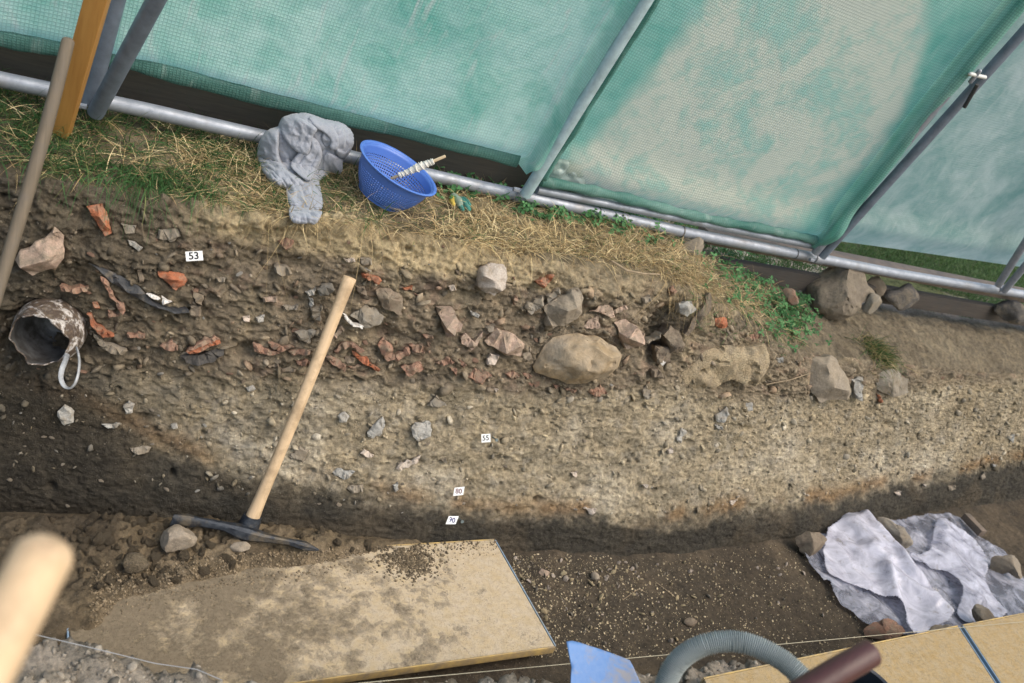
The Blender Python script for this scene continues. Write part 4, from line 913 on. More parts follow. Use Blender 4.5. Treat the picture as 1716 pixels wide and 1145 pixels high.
# ------------------------------------------------------------------ floor board with dirt
def board_mat(name, base, mud, lo, hi, seed, slope=.13, film=(.37, .315, .235), filmk=.55):
    t = NT(name); co = t.co(); a = t.n('VectorMath', operation='ADD', i_0=co, i_1=(seed, seed, 0)).outputs[0]
    n1 = t.noise(a, 8, 9, .72); n2 = t.noise(a, 60, 6, .75); n3 = t.noise(a, 3.5, 5, .6); n4 = t.noise(a, 26, 7, .72); sx = t.n('SeparateXYZ', i_0=co)
    mp = t.n('Mapping', i_Vector=a); mp.inputs['Scale'].default_value = (.5, 6, 6); g = t.noise(mp.outputs[0], 18, 4, .6)
    b = t.mix(t.ramp(g, .3, .7), base, tuple(x*.82 for x in base))
    f = t.mth('ADD', t.mth('MULTIPLY', n1, .55), t.mth('MULTIPLY', n4, .30)); f = t.mth('ADD', f, t.mth('MULTIPLY', n3, .3))
    f = t.mth('SUBTRACT', f, t.mth('MULTIPLY', sx.outputs[0], slope))
    m1 = t.ramp(f, lo, hi); m2 = t.ramp(n2, .3, .7); vo = t.n('TexVoronoi', i_Vector=a, i_Scale=190.); sp = t.ramp(vo.outputs['Distance'], .15, .3, (1, 1, 1, 1), (0, 0, 0, 1))
    d = t.mix(m2, mud, tuple(x*1.7 for x in mud)); fl = t.mix(t.mth('MULTIPLY', t.ramp(n4, .36, .6), filmk+.3), b, film); fl = t.mix(t.mth('MULTIPLY', t.ramp(n2, .5, .66), .55), fl, tuple(x*.62 for x in film))
    fl = t.mix(t.mth('MULTIPLY', sp, t.mth('MULTIPLY', t.ramp(n1, .42, .6), .55)), fl, tuple(x*.45 for x in film))
    c = t.mix(m1, fl, d); h = t.mth('ADD', t.mth('MULTIPLY', m1, 1.), t.mth('MULTIPLY', n2, .5)); h = t.mth('ADD', h, t.mth('MULTIPLY', sp, .3))
    return t.fin(c, .88, t.bump(h, .005), .15)
M_BOARD = board_mat('yellow_formwork_board', (.46, .36, .22), (.125, .10, .068), .54, .65, 3, slope=.2, film=(.44, .365, .265), filmk=.65)
M_EDGE = plain('yellow_board_edge', (.46, .32, .12), .7, .3, 0, .3, 30, c2=(.26, .20, .12)); M_BLUE = plain('blue_edge_paint', (.16, .26, .38), .6, .3, 0, .45, 25, c2=(.22, .24, .24))
def board(label, c00, c10, c11, c01, thk, mat, edges, name='board', lipw=.012):
    """four top corners in order; edge strips are children (side index, material)"""
    C = [Vector(p) for p in (c00, c10, c11, c01)]; ctr = sum(C, Vector())/4
    r = thing(name, label, 'board', ctr-Vector((0, 0, thk)))
    bm = bmesh.new(); up = (C[1]-C[0]).cross(C[3]-C[0]).normalized(); n1, n2 = 60, 24
    ins = .004
    vs = [[None]*(n2+1) for _ in range(n1+1)]
    for i in range(n1+1):
        for j in range(n2+1):
            p = C[0].lerp(C[1], i/n1).lerp(C[3].lerp(C[2], i/n1), j/n2); p = ctr+(p-ctr)*(1-ins)
            vs[i][j] = bm.verts.new(p-ctr)
    fs = [bm.faces.new((vs[i][j], vs[i+1][j], vs[i+1][j+1], vs[i][j+1])) for i in range(n1) for j in range(n2)]
    ex = bmesh.ops.extrude_face_region(bm, geom=fs)['geom']
    for v in [g for g in ex if isinstance(g, bmesh.types.BMVert)]: v.co -= up*thk
    bmesh.ops.recalc_face_normals(bm, faces=bm.faces)
    me = bpy.data.meshes.new('panel'); bm.to_mesh(me); bm.free(); link('panel', me, mat, r, ctr)
    for k, m in edges:
        a, b = C[k], C[(k+1) % 4]; d = (b-a)/2; o = d.cross(up).normalized()
        link('edge_strip', box_mesh(None, d, o*.0025, up*(thk/2+.001), .0012, 'edge_strip'), m, r, (a+b)/2-up*thk/2+o*.0028)
    return r
B = [at_z(128, 1150, .055), at_z(930, 1083, .075), at_z(829, 905, .055), at_z(110, 948, .05)]
bx = B[1]+(B[1]-B[2])*0; B[0] = B[3]+(B[1]-B[2])
board('large muddy yellow formwork board lying on the trench floor under the pickaxe', B[0], B[1], B[2], B[3], .027, M_BOARD, [(0, M_EDGE), (1, M_BLUE), (2, M_EDGE), (3, M_BLUE)])
M_BOARD2 = board_mat('yellow_board_clean', (.34, .235, .105), (.22, .18, .12), .66, .85, 9, 0., (.33, .265, .17), .4)
q0, q1 = at_z(1606, 1050, .335), at_z(1668, 1145, .335); u0 = at_z(1180, 1138, .335)
ex_ = (q0-u0); vv = (q1-q0)
board('yellow board at the bottom right edge, left of the grey joint', u0+vv*3.2, q0+vv*3.2, q0, u0, .027, M_BOARD2, [(1, M_BLUE), (2, M_EDGE)])
q2_ = at_z(1613, 1049, .337); q3 = q2_+(at_z(1725, 1027, .337)-q2_)*3.2
board('second yellow board at the bottom right corner, right of the grey joint', q2_+vv*3.2+(q2_-q0)*.2, q3+vv*3.2, q3, q2_+(q2_-q0)*.2, .027, M_BOARD2, [(2, M_EDGE), (3, M_BLUE)])

# ------------------------------------------------------------------ loose soil heap against the wall foot, clods, crumbs, pebbles
ux_ = np.linspace(-.35, 1.45, 240); uy_ = np.linspace(1.62, 2.16, 90); X, Y = np.meshgrid(ux_, uy_, indexing='ij'); Q = np.stack([X, Y, X*0], -1)
pxq = to_px(np.stack([X, Y, X*0+.07], -1))[..., :2]
hp_ = np.array([(-60,1010),(-60,860),(150,865),(300,868),(420,875),(520,885),(600,897),(700,900),(640,915),(545,938),(420,945),(300,975),(200,1000),(160,1060),(20,1060)])
mk = poly_mask(pxq, hp_, 26)
a1, a2, aid = worley(Q*38, 141); b1, b2, bid = worley(Q*85, 145)
H = (.052+.035*sm(-.30, -.02, Y-Yb(X)))*mk*(1-.35*sm(.6, 1.3, X))*(1+.5*fbm(Q*9, 4, 143))+mk*(.022*(aid-.3)*sm(.02, .35, a2-a1)+.010*bid*sm(.02, .3, b2-b1)+.006*fbm(Q*60, 2, 147))
Z = np.where(mk > .02, .025+H, -.03)
me = mesh('loose_soil', np.stack([X, Y, Z], -1), grid_faces(240, 90)); cs = np.zeros(Q.shape)+np.array([.15, .118, .078]); cs = lerp(cs, [.215, .17, .115], sm(.0, .4, fbm(Q*12, 4, 149))); cs = lerp(cs, [.085, .068, .048], sm(0, .4, fbm(Q*6, 3, 151))); cs = lerp(cs, [.085, .07, .052], (1-sm(-.1, .35, X))*.8)
vcol(me, cs.reshape(-1, 3)); smooth(me); HEAP = tag(link('loose_soil', me, M_NEAR), 'heap of loose brown soil along the wall foot behind the board', 'soil', kind='stuff')
BV_HEAP = BVHTree.FromPolygons([(float(x), float(y), float(z)) for x, y, z in np.stack([X, Y, Z], -1).reshape(-1, 3)], [tuple(f) for f in grid_faces(240, 90)])
def floor_hit(px, py, board_z=.055):
    d = ray(px, py).normalized(); l, n, i, s = BV_HEAP.ray_cast(CAM, d)
    if l and l.z > .045: return l
    p = at_z(px, py, .055)
    if in_poly(np.array([p.x, p.y]), [(b.x, b.y) for b in B]): return p
    p = at_z(px, py, .0); p.z = floor_z(p.x, p.y); return p
ROCKM = {}
def loose(name, mat, px, py, wpx, hpx, label=None, cat='stone', seed=0, flat=.6, z=None, rotz=0, cuts=10, sub=4, parent=None):
    p = floor_hit(px, py) if z is None else at_z(px, py, z); t = (p-CAM).dot(FWD); a = wpx*t/FPX/2; b = hpx*t/FPX/2
    V, F = rock(seed+int(px), sub, cuts, .06, (a, b*1.15, min(a, b)*1.1*flat/.6)); zz = V[:, 2].min()
    me = mesh(name, V, F); smooth(me, 35); o = link(name, me, MT[mat], parent, p+Vector((0, 0, -zz*.55))); o.rotation_euler = (random.uniform(-.15, .15), random.uniform(-.15, .15), rotz)
    return tag(o, label, cat) if label else o
loose('stone', 'beige', 297, 912, 60, 44, 'pale angular stone on the loose soil left of the pickaxe head', seed=3, rotz=.3, cuts=7)
loose('soil_clod', 'clod', 224, 950, 46, 32, 'round brown clod at the left end of the muddy board', 'clod', seed=4, cuts=5)
loose('stone', 'beige', 402, 920, 34, 16, 'small rounded stone tucked under the pickaxe head', seed=8, cuts=4)
V_ = [rock(900+k, 3, 7, .24, (1, .85, .75)) for k in range(6)]; CL = []
for V, F in V_:
    me = mesh('soil_clod', V, F); smooth(me, 60); me.materials.append(MT['clod']); CL.append(me)
for k in range(330):
    px, py = random.uniform(20, 660), random.gauss(905, 30)
    if k > 150: px = random.uniform(130, 420); py = random.uniform(865, 985)
    if not in_poly(np.array([px, py]), hp_): continue
    p = floor_hit(px, py); s = .006+.017*random.random()**2.2
    put('soil_clod', random.choice(CL), p+Vector((0, 0, s*.3)), (s, s*random.uniform(.7, 1), s*random.uniform(.6, .9)), FLOOR)
# pebbles on the dark floor and on the board
n_ = 0
while n_ < 290:
    px, py = random.uniform(860, 1520), random.triangular(916, 1095, 945)
    if random.random() < (px-880)/560: continue
    p = at_z(px, py, 0)
    if p.y > Yb(p.x)-.02 or p.y < nearY(p.x)+.12: continue
    if in_poly(np.array([p.x, p.y]), [(b.x, b.y) for b in B]): continue
    s = .0042+.0125*random.random()**2.8; p.z = floor_z(p.x, p.y)
    put('pebble', random.choice(PEB[random.choice(['ochre_pebble', 'cream', 'ochre_pebble', 'cream', 'grey', 'ochre_pebble'])]), p+Vector((0, 0, s*.35)), (s, s*.85, s*.7), FLOOR); n_ += 1
loose('pebble', 'beige', 997, 967, 15, 19, seed=21, sub=3, parent=FLOOR); loose('pebble', 'pink', 913, 957, 20, 13, seed=22, sub=3, parent=FLOOR); loose('pebble', 'brown', 1158, 1042, 28, 14, seed=23, sub=3, parent=FLOOR)
pts, sz, cl = [], [], []
for k in range(5200):
    px = 860+700*RNG.random()**1.7; py = RNG.uniform(912, 1100); p = at_z(px, py, 0)
    if p.y > Yb(p.x) or p.y < nearY(p.x)+.06: continue
    pts.append((p.x, p.y, floor_z(p.x, p.y)+.001)); sz.append(.0013+.0046*RNG.random()**3.2); b = RNG.uniform(.15, .7); cl.append((b, b*.84, b*.58))
scatter_mass('gravel', pts, sz, cl, M_GRIT, FLOOR)
pts, sz, cl = [], [], []
for k in range(9000):
    r = RNG.random()
    if r < .22: px, py = RNG.normal(690, 24), RNG.normal(948, 20); px += (py-948)*.5
    elif r < .42: px = RNG.uniform(150, 600); py = 1000-(px-160)*.2+RNG.normal(0, 22)
    elif r < .6: px, py = RNG.uniform(300, 840), 905+abs(RNG.normal(0, 22))
    else: px, py = 160+700*RNG.random()**1.5, RNG.uniform(905, 1115)
    p = at_z(px, py, .056)
    if not in_poly(np.array([p.x, p.y]), [(b.x, b.y) for b in B]): continue
    q = floor_hit(px, py); pts.append((q.x, q.y, q.z+.001)); sz.append((.0014+.0052*RNG.random()**3)*(1.5 if r < .22 else 1)); b = RNG.uniform(.10, .22)*(.85 if r < .22 else 1.25); cl.append((b, b*.80, b*.55))
scatter_mass('soil_crumbs', pts, sz, cl, M_GRIT, None, 'dark soil crumbs sprinkled over the muddy board', 'soil')
pts, sz, cl = [], [], []
for k in range(5200):
    x = RNG.uniform(-.3, 1.2) if k % 2 else RNG.uniform(1., 3.2); y = nearY(x)+.02-.42*RNG.random()**1.3; zr = BV_NEAR.ray_cast(Vector((x, y, 2)), Vector((0, 0, -1)))[0]; pts.append((x, y, zr.z if zr else .28)); sz.append(.0022+.016*RNG.random()**4.5); b = RNG.uniform(.13, .33); cl.append((b, b*.9, b*.76))
scatter_mass('rubble', pts, sz, cl, M_GRIT, NEAR)
# ------------------------------------------------------------------ number cards pinned to the section
M_CARD = plain('white_card', (.80, .80, .78), .6, .3, 0, .04, 20); INK = {}
for k, c_ in (('black', (.02, .02, .025)), ('maroon', (.12, .03, .04)), ('navy', (.03, .035, .16))): INK[k] = plain('ink_'+k, c_, .6, .2)
M_NAIL = plain('nail_steel', (.20, .24, .24), .4, .5, .6)
def card(px, py, wpx, hpx, txt, ink, label, shear=0, rot=0, nail=None, bold=0, dig=None):
    c0, n = hit(px, py); v = -ray(px, py).normalized(); n = (n*.5+v*.5).normalized(); c0 = c0+n*.046; t = (c0-CAM).dot(FWD); k = t/FPX
    e1 = (RIGHT-n*RIGHT.dot(n)).normalized(); e2 = n.cross(e1); e1, e2 = e1*math.cos(rot)+e2*math.sin(rot), e2*math.cos(rot)-e1*math.sin(rot)
    e2 = e2+e1*shear
    r = thing('number_card', label, 'card', c0)
    w2, h2 = wpx*k/2, hpx*k/2
    me = box_mesh(None, e1*w2, e2*h2, n*.0006, 0, 'card'); link('card', me, M_CARD, r, c0)
    cu = bpy.data.curves.new('digits', 'FONT'); cu.body = txt; cu.size = dig*k if dig else hpx*k*.85; cu.align_x = 'CENTER'; cu.align_y = 'CENTER'; cu.extrude = .0002; cu.offset = bold
    tmp_ = bpy.data.objects.new('digits_tmp', cu); COL.objects.link(tmp_); dme = bpy.data.meshes.new_from_object(tmp_.evaluated_get(bpy.context.evaluated_depsgraph_get())); bpy.data.objects.remove(tmp_); dme.materials.clear(); dme.materials.append(INK[ink])
    o = bpy.data.objects.new('digits', dme); COL.objects.link(o); o.parent = r
    MX = Matrix((e1, e2, n)).transposed().to_4x4(); MX.translation = n*.0012+(-e1*w2*.06); o.matrix_local = MX
    if nail:
        q, nn_ = hit(*nail); q = q+nn_*.02; a = tube_obj('nail', [q+nn_*.018, q-nn_*.05], .0028, M_NAIL, r, seg=8); b = tube_obj('nail_head', [q+nn_*.017, q+nn_*.021], .006, M_NAIL, r, seg=12)
    return r
card(325, 425, 27, 16, '53', 'black', 'white number card 53 pinned below the turf at left', rot=-.0, bold=.0006, dig=17)
card(810, 731, 15.5, 14, '55', 'black', 'small white number card 55 in the pale soil layer', rot=.03, nail=(825, 732), dig=12, bold=.0003)
card(765, 820, 17, 13.5, '80', 'maroon', 'small white number card 80 near the base of the pale soil', shear=.25, rot=.06, dig=11.2, bold=.0003)
card(754, 868, 17, 13.5, '90', 'navy', 'small white number card 90 on the dark foot of the section', shear=.35, rot=-.05, nail=(768, 868), dig=11.2, bold=.0003)

# ------------------------------------------------------------------ broken enamel jug with strap handle
jc = at_t(64, 572, 2.36); vw = ray(66, 572).normalized(); ax = (vw*.88+RIGHT*.30-DOWN*.26).normalized()
JUG = thing('jug', 'broken enamel jug lying on its side in the section, dark mouth facing out', 'jug', jc)
u = (RIGHT-ax*RIGHT.dot(ax)).normalized(); v = ax.cross(u)
prf = [(0, .072), (.02, .076), (.05, .083), (.09, .087), (.14, .084), (.18, .070), (.20, .045), (.205, .001)]
NS = 72; V = []
ss = np.linspace(0, 1, 40)
for s in ss:
    z = np.interp(s, np.linspace(0, 1, len(prf)), [p[0] for p in prf]); r = np.interp(s, np.linspace(0, 1, len(prf)), [p[1] for p in prf])
    for k in range(NS):
        a = 2*math.pi*k/NS
        jag = (.012*math.sin(a*2+.6)+.010*math.sin(a*5+1)+.006*math.sin(a*11)+.022*max(0, math.cos(a-2.4)))*(1-min(1, z/.12))
        rr = r*(1+.04*math.sin(a*2+1)+.05*max(0, math.cos(a-3.9)))
        V.append(ax*(z+max(jag, -.012))+u*rr*math.cos(a)+v*rr*math.sin(a)*1.08)
F = [(i*NS+k, i*NS+(k+1) % NS, (i+1)*NS+(k+1) % NS, (i+1)*NS+k) for i in range(39) for k in range(NS)]
me = mesh('body', V, F); smooth(me, 60)
t = NT('rusty_white_enamel'); co = t.co(); n = t.noise(co, 26, 6, .68, .6); n2 = t.noise(co, 90, 4, .7); n3 = t.noise(co, 55, 4, .6)
c_ = t.mix(t.ramp(n, .42, .50), (.50, .47, .44), (.075, .056, .044)); c_ = t.mix(t.ramp(n2, .48, .62), c_, (.13, .10, .07)); c_ = t.mix(t.mth('MULTIPLY', t.ramp(n3, .64, .72), .6), c_, (.36, .21, .12))
M_ENAM = t.fin(c_, .5, t.bump(t.mth('MULTIPLY', n, -1), .004), .4)
t = NT('dull_grey_enamel'); co = t.co(); n = t.noise(co, 18, 6, .65); c_ = t.mix(t.ramp(n, .38, .62), (.155, .155, .155), (.05, .045, .04)); M_ENIN = t.fin(c_, .45, t.bump(n, .002), .4)
body = link('body', me, M_ENAM, JUG, jc); me.materials.append(M_ENIN)
sd = body.modifiers.new('thickness', 'SOLIDIFY'); sd.thickness = .004; sd.offset = -1; sd.material_offset = 1
M_ENW = plain('grey_white_enamel', (.42, .43, .44), .4, .5, 0, .5, 30)
hpx_ = [(129, 584, 2.37), (133, 604, 2.335), (131, 627, 2.32), (125, 644, 2.315), (116, 651, 2.315), (107, 646, 2.32), (102, 633, 2.33), (104, 619, 2.345), (109, 606, 2.365), (113, 594, 2.39)]
pp = [at_t(*q) for q in hpx_]; path = []
for i in range(len(pp)-1):
    p0_, p1_, p2_, p3_ = pp[max(i-1, 0)], pp[i], pp[i+1], pp[min(i+2, len(pp)-1)]
    for j in range(5):
        f = j/5; path.append(.5*((2*p1_)+(p2_-p0_)*f+(2*p0_-5*p1_+4*p2_-p3_)*f*f+(3*p1_-p0_-3*p2_+p3_)*f**3))
path.append(pp[-1]); V, F = sweep(path, .0032, seg=12, flat=2.2, ref=tuple(RIGHT)); me = mesh('handle', [Vector(q)-jc for q in V], F); smooth(me, 60); link('handle', me, M_ENW, JUG, jc)

# ------------------------------------------------------------------ stones under the frame on the right
def prop(name, mat, crop, pts, y, label, cat='stone', seed=1, cuts=9, depth=.8):
    q = cpx(crop, pts); cx = sum(p[0] for p in q)/len(q); cy = sum(p[1] for p in q)/len(q); c0 = at_y(cx, cy, y)
    W_ = max(p[0] for p in q)-min(p[0] for p in q); H_ = max(p[1] for p in q)-min(p[1] for p in q); t = (c0-CAM).dot(FWD); k = t/FPX
    # hull of the outline seen from the front, given thickness, then cut and roughened
    V, F = rock(seed, 5 if cuts < 8 else 4, cuts, .07, (1, 1, 1), .48, .8); e2 = -DOWN; e1 = RIGHT; e3 = -FWD
    ang = np.arctan2(V[:, 1], V[:, 0]); rho = np.hypot(V[:, 0], V[:, 1])
    pa_ = sorted([(math.atan2(-(p[1]-cy), p[0]-cx), math.hypot(p[0]-cx, p[1]-cy)) for p in q]); A_ = [p[0] for p in pa_]; R_ = [p[1] for p in pa_]
    A3 = [a-2*math.pi for a in A_]+A_+[a+2*math.pi for a in A_]; rr = np.interp(ang, A3, R_*3)*k*1.12
    P = np.array(e1)[None]*(np.cos(ang)*rho*rr)[:, None]+np.array(e2)[None]*(np.sin(ang)*rho*rr)[:, None]+np.array(e3)[None]*(V[:, 2]*depth*min(W_, H_)*k*.5)[:, None]
    me = mesh(name, P, F); smooth(me, 32); return tag(link(name, me, MT[mat], None, c0), label, cat)
prop('stone', 'rockbrown', 'D', [(165,530),(250,470),(320,440),(470,465),(500,540),(525,580),(460,630),(400,682),(270,667),(190,640)], 2.72, 'large brown boulder propping up the base tube at right', 'boulder', 31, 6, 1.0)
prop('stone', 'brown', 'D', [(490,535),(600,548),(595,572),(530,565)], 2.80, 'dark flat stone just right of the boulder under the tube', 'stone', 32)
prop('stone', 'grey', 'D', [(468,622),(530,582),(555,650),(512,682)], 2.62, 'grey wedge stone leaning on the foot of the boulder', 'stone', 33)
prop('stone', 'dark', 'D', [(578,590),(630,558),(750,588),(762,612),(730,637),(625,627)], 2.75, 'flat dark slab stone on the ground under the right tube', 'stone', 34, 8, .8)
prop('stone', 'dark', 'D', [(1105,620),(1160,598),(1210,618),(1284,690),(1262,722),(1200,712),(1130,682)], 2.76, 'dark oblong stone under the tube at the far right edge', 'stone', 35, 8)
prop('stone', 'tile', 'D', [(70,562),(130,580),(142,622),(80,612)], 2.62, 'red brick lump in the grass left of the boulder', 'brick', 36)
prop('stone', 'beige', 'C', [(848,310),(955,318),(942,372),(868,377)], 2.70, 'beige stone wedged under the tube at the bend of the turf', 'stone', 37)

# ------------------------------------------------------------------ colander with a string winder
t_c = 2.83; cc = at_t(668, 283, t_c); Rr = .140
axc = (Vector((.24, -.10, 1))).normalized(); COLA = thing('colander', 'blue plastic colander standing on the straw against the tube', 'colander', cc-axc*.115)
M_BLUEP = plain('blue_plastic', (.075, .165, .50), .35, .5, 0, .08, 8)
u = (Vector((1, 0, 0))-axc*axc.x).normalized(); v = axc.cross(u)
bp = [(.0, .082), (.012, .092), (.03, .104), (.05, .114), (.07, .1215), (.09, .127), (.112, .132)]        # height above foot, radius
def rad_at(h): return float(np.interp(h, [b[0] for b in bp], [b[1] for b in bp]))
def P_(h, a, r=None): r = rad_at(h) if r is None else r; return axc*(h-.115+.003)+u*r*math.cos(a)+v*r*math.sin(a)
bm = bmesh.new(); NSG = 84; rows = [.006+.0085*i for i in range(10)]; hmax = rows[-1]
def quad(*p): bm.faces.new([bm.verts.new(q) for q in p])
for i in range(len(rows)-1):
    h0, h1 = rows[i], rows[i+1]; hb_, ht = h0+.0021, h1-.0021
    for k in range(NSG):
        a0, a1 = 2*math.pi*k/NSG, 2*math.pi*(k+1)/NSG; b0, b1 = a0+(a1-a0)*.24, a1-(a1-a0)*.24
        o = [P_(h0, a0), P_(h0, a1), P_(h1, a1), P_(h1, a0)]; n = [P_(hb_, b0), P_(hb_, b1), P_(ht, b1), P_(ht, b0)]
        for j in range(4): quad(o[j], o[(j+1) % 4], n[(j+1) % 4], n[j])
hs = [hmax, .092, .102, .112]
for h0, h1 in list(zip(hs, hs[1:]))+[(0, .006)]:
    for k in range(NSG): quad(P_(h0, 2*math.pi*k/NSG), P_(h0, 2*math.pi*(k+1)/NSG), P_(h1, 2*math.pi*(k+1)/NSG), P_(h1, 2*math.pi*k/NSG))
# perforated bottom
for rr0, rr1, hole in [(.018, .030, 1), (.030, .042, 1), (.042, .054, 1), (.054, .066, 1), (.066, .0825, 0)]:
    m_ = max(18, int(rr0*2*math.pi/.009))
    for k in range(m_):
        a0, a1 = 2*math.pi*k/m_, 2*math.pi*(k+1)/m_; o = [P_(.001, a0, rr0), P_(.001, a1, rr0), P_(.001, a1, rr1), P_(.001, a0, rr1)]
        if hole:
            c_ = sum(o, Vector())/4; n = [c_+(q-c_)*.5 for q in o]
            for j in range(4): quad(o[j], o[(j+1) % 4], n[(j+1) % 4], n[j])
        else: quad(*o)
bm.faces.new([bm.verts.new(P_(.001, 2*math.pi*k/18, .018)) for k in range(18)])
bmesh.ops.remove_doubles(bm, verts=bm.verts, dist=.0002); bmesh.ops.recalc_face_normals(bm, faces=bm.faces)
me = bpy.data.meshes.new('bowl'); bm.to_mesh(me); bm.free(); smooth(me, 50); o = link('bowl', me, M_BLUEP, COLA, cc); s_ = o.modifiers.new('t', 'SOLIDIFY'); s_.thickness = .0022; s_.offset = 0
def lathe(name, prof_, m, par, nseg=84, closed=False):
    n = len(prof_); V = [P_(h, 2*math.pi*k/nseg, r) for h, r in prof_ for k in range(nseg)]
    F = [(i*nseg+k, i*nseg+(k+1) % nseg, ((i+1) % n)*nseg+(k+1) % nseg, ((i+1) % n)*nseg+k) for i in range(n if closed else n-1) for k in range(nseg)]
    me = mesh(name, V, F); smooth(me, 50); return link(name, me, m, par, cc)
lathe('rim', [(.109, .1315), (.110, .142), (.113, .1455), (.1165, .1460), (.1185, .1425), (.1175, .137), (.115, .1335)], M_BLUEP, COLA, closed=True)
lathe('foot_ring', [(-.004, .079), (-.006, .0835), (.004, .0855), (.004, .080)], M_BLUEP, COLA, closed=True)
# grip lug on the near left rim
# string winder
s0, s1 = at_t(655, 300, 2.80), at_t(746, 262, 2.78)
WIN = thing('string_winder', 'short stick wound with white string resting on the colander rim', 'stick', s0.lerp(s1, .5))
M_STICK = wood('bare_stick', (.55, .44, .30), (.42, .32, .20), tuple((s1-s0).normalized()), 30, .7); M_STR = plain('white_string', (.72, .69, .62), .9, .1, 0, .25, 200)
o = tube_obj('stick', [s0, s0.lerp(s1, .5), s1], [.0055, .006, .005], M_STICK, WIN, seg=10, cap=.3)
path = []; dS = (s1-s0).normalized(); e1 = dS.cross(Vector((0, 0, 1))).normalized(); e2 = dS.cross(e1)
for i in range(420):
    f = i/419; a = i*2*math.pi/14*1.0; z = .16+.62*(.5-.5*math.cos(f*math.pi*3))*.999
    R_ = .0075+.005*math.exp(-((z-.52)/.17)**2)+.0015*math.sin(i*.37); path.append(s0.lerp(s1, z)+(e1*math.cos(a)+e2*math.sin(a))*R_)
tube_obj('string', path, .0019, M_STR, WIN, seg=5)
core = [s0.lerp(s1, .17+.62*i/12) for i in range(13)]
tube_obj('string_core', core, [.007+.0055*math.exp(-(((.17+.62*i/12)-.52)/.18)**2) for i in range(13)], M_STR, WIN, seg=12)

# ------------------------------------------------------------------ grey sweatshirt: overlapping folds fused into one cloth
def spath(pts, dt=0):
    pp = [at_t(p[0], p[1], min(p[2], (hit_real(p[0], p[1])[0]-CAM).dot(FWD)-dt) if dt else p[2]) for p in pts]; out = []
    for i in range(len(pp)-1):
        a, b, c_, d = pp[max(i-1, 0)], pp[i], pp[i+1], pp[min(i+2, len(pp)-1)]
        for j in range(8):
            f = j/8; out.append(.5*((2*b)+(c_-a)*f+(2*a-5*b+4*c_-d)*f*f+(3*b-a-3*c_+d)*f**3))
    return out+[pp[-1]]
def crop2(pts): return np.array([(430+x/3, y/3) for x, y in pts])
def seg_field(q, line):                                   # signed distance (+ on the left of travel) and position along the line
    line = np.asarray(line, float); best = np.full(q.shape[:-1], 1e9); sg = best*0; al = best*0; L = np.concatenate([[0], np.cumsum(np.linalg.norm(np.diff(line, axis=0), axis=1))])
    for i in range(len(line)-1):
        a, b = line[i], line[i+1]; ab = b-a; t_ = np.clip(((q-a)@ab)/(ab@ab), 0, 1); r = q-a-t_[..., None]*ab; d = np.linalg.norm(r, axis=-1); cr = ab[0]*(q[..., 1]-a[1])-ab[1]*(q[..., 0]-a[0])
        u_ = d < best; best = np.where(u_, d, best); sg = np.where(u_, np.where(cr > 0, 1, -1), sg); al = np.where(u_, (L[i]+t_*(L[i+1]-L[i]))/L[-1], al)
    return best*sg, al
def smooth_line(pts, k=2):
    P = np.asarray(pts, float)
    for _ in range(k): P = np.concatenate([P[:1], np.stack([P[:-1]*.75+P[1:]*.25, P[:-1]*.25+P[1:]*.75], 1).reshape(-1, 2), P[-1:]])
    return P
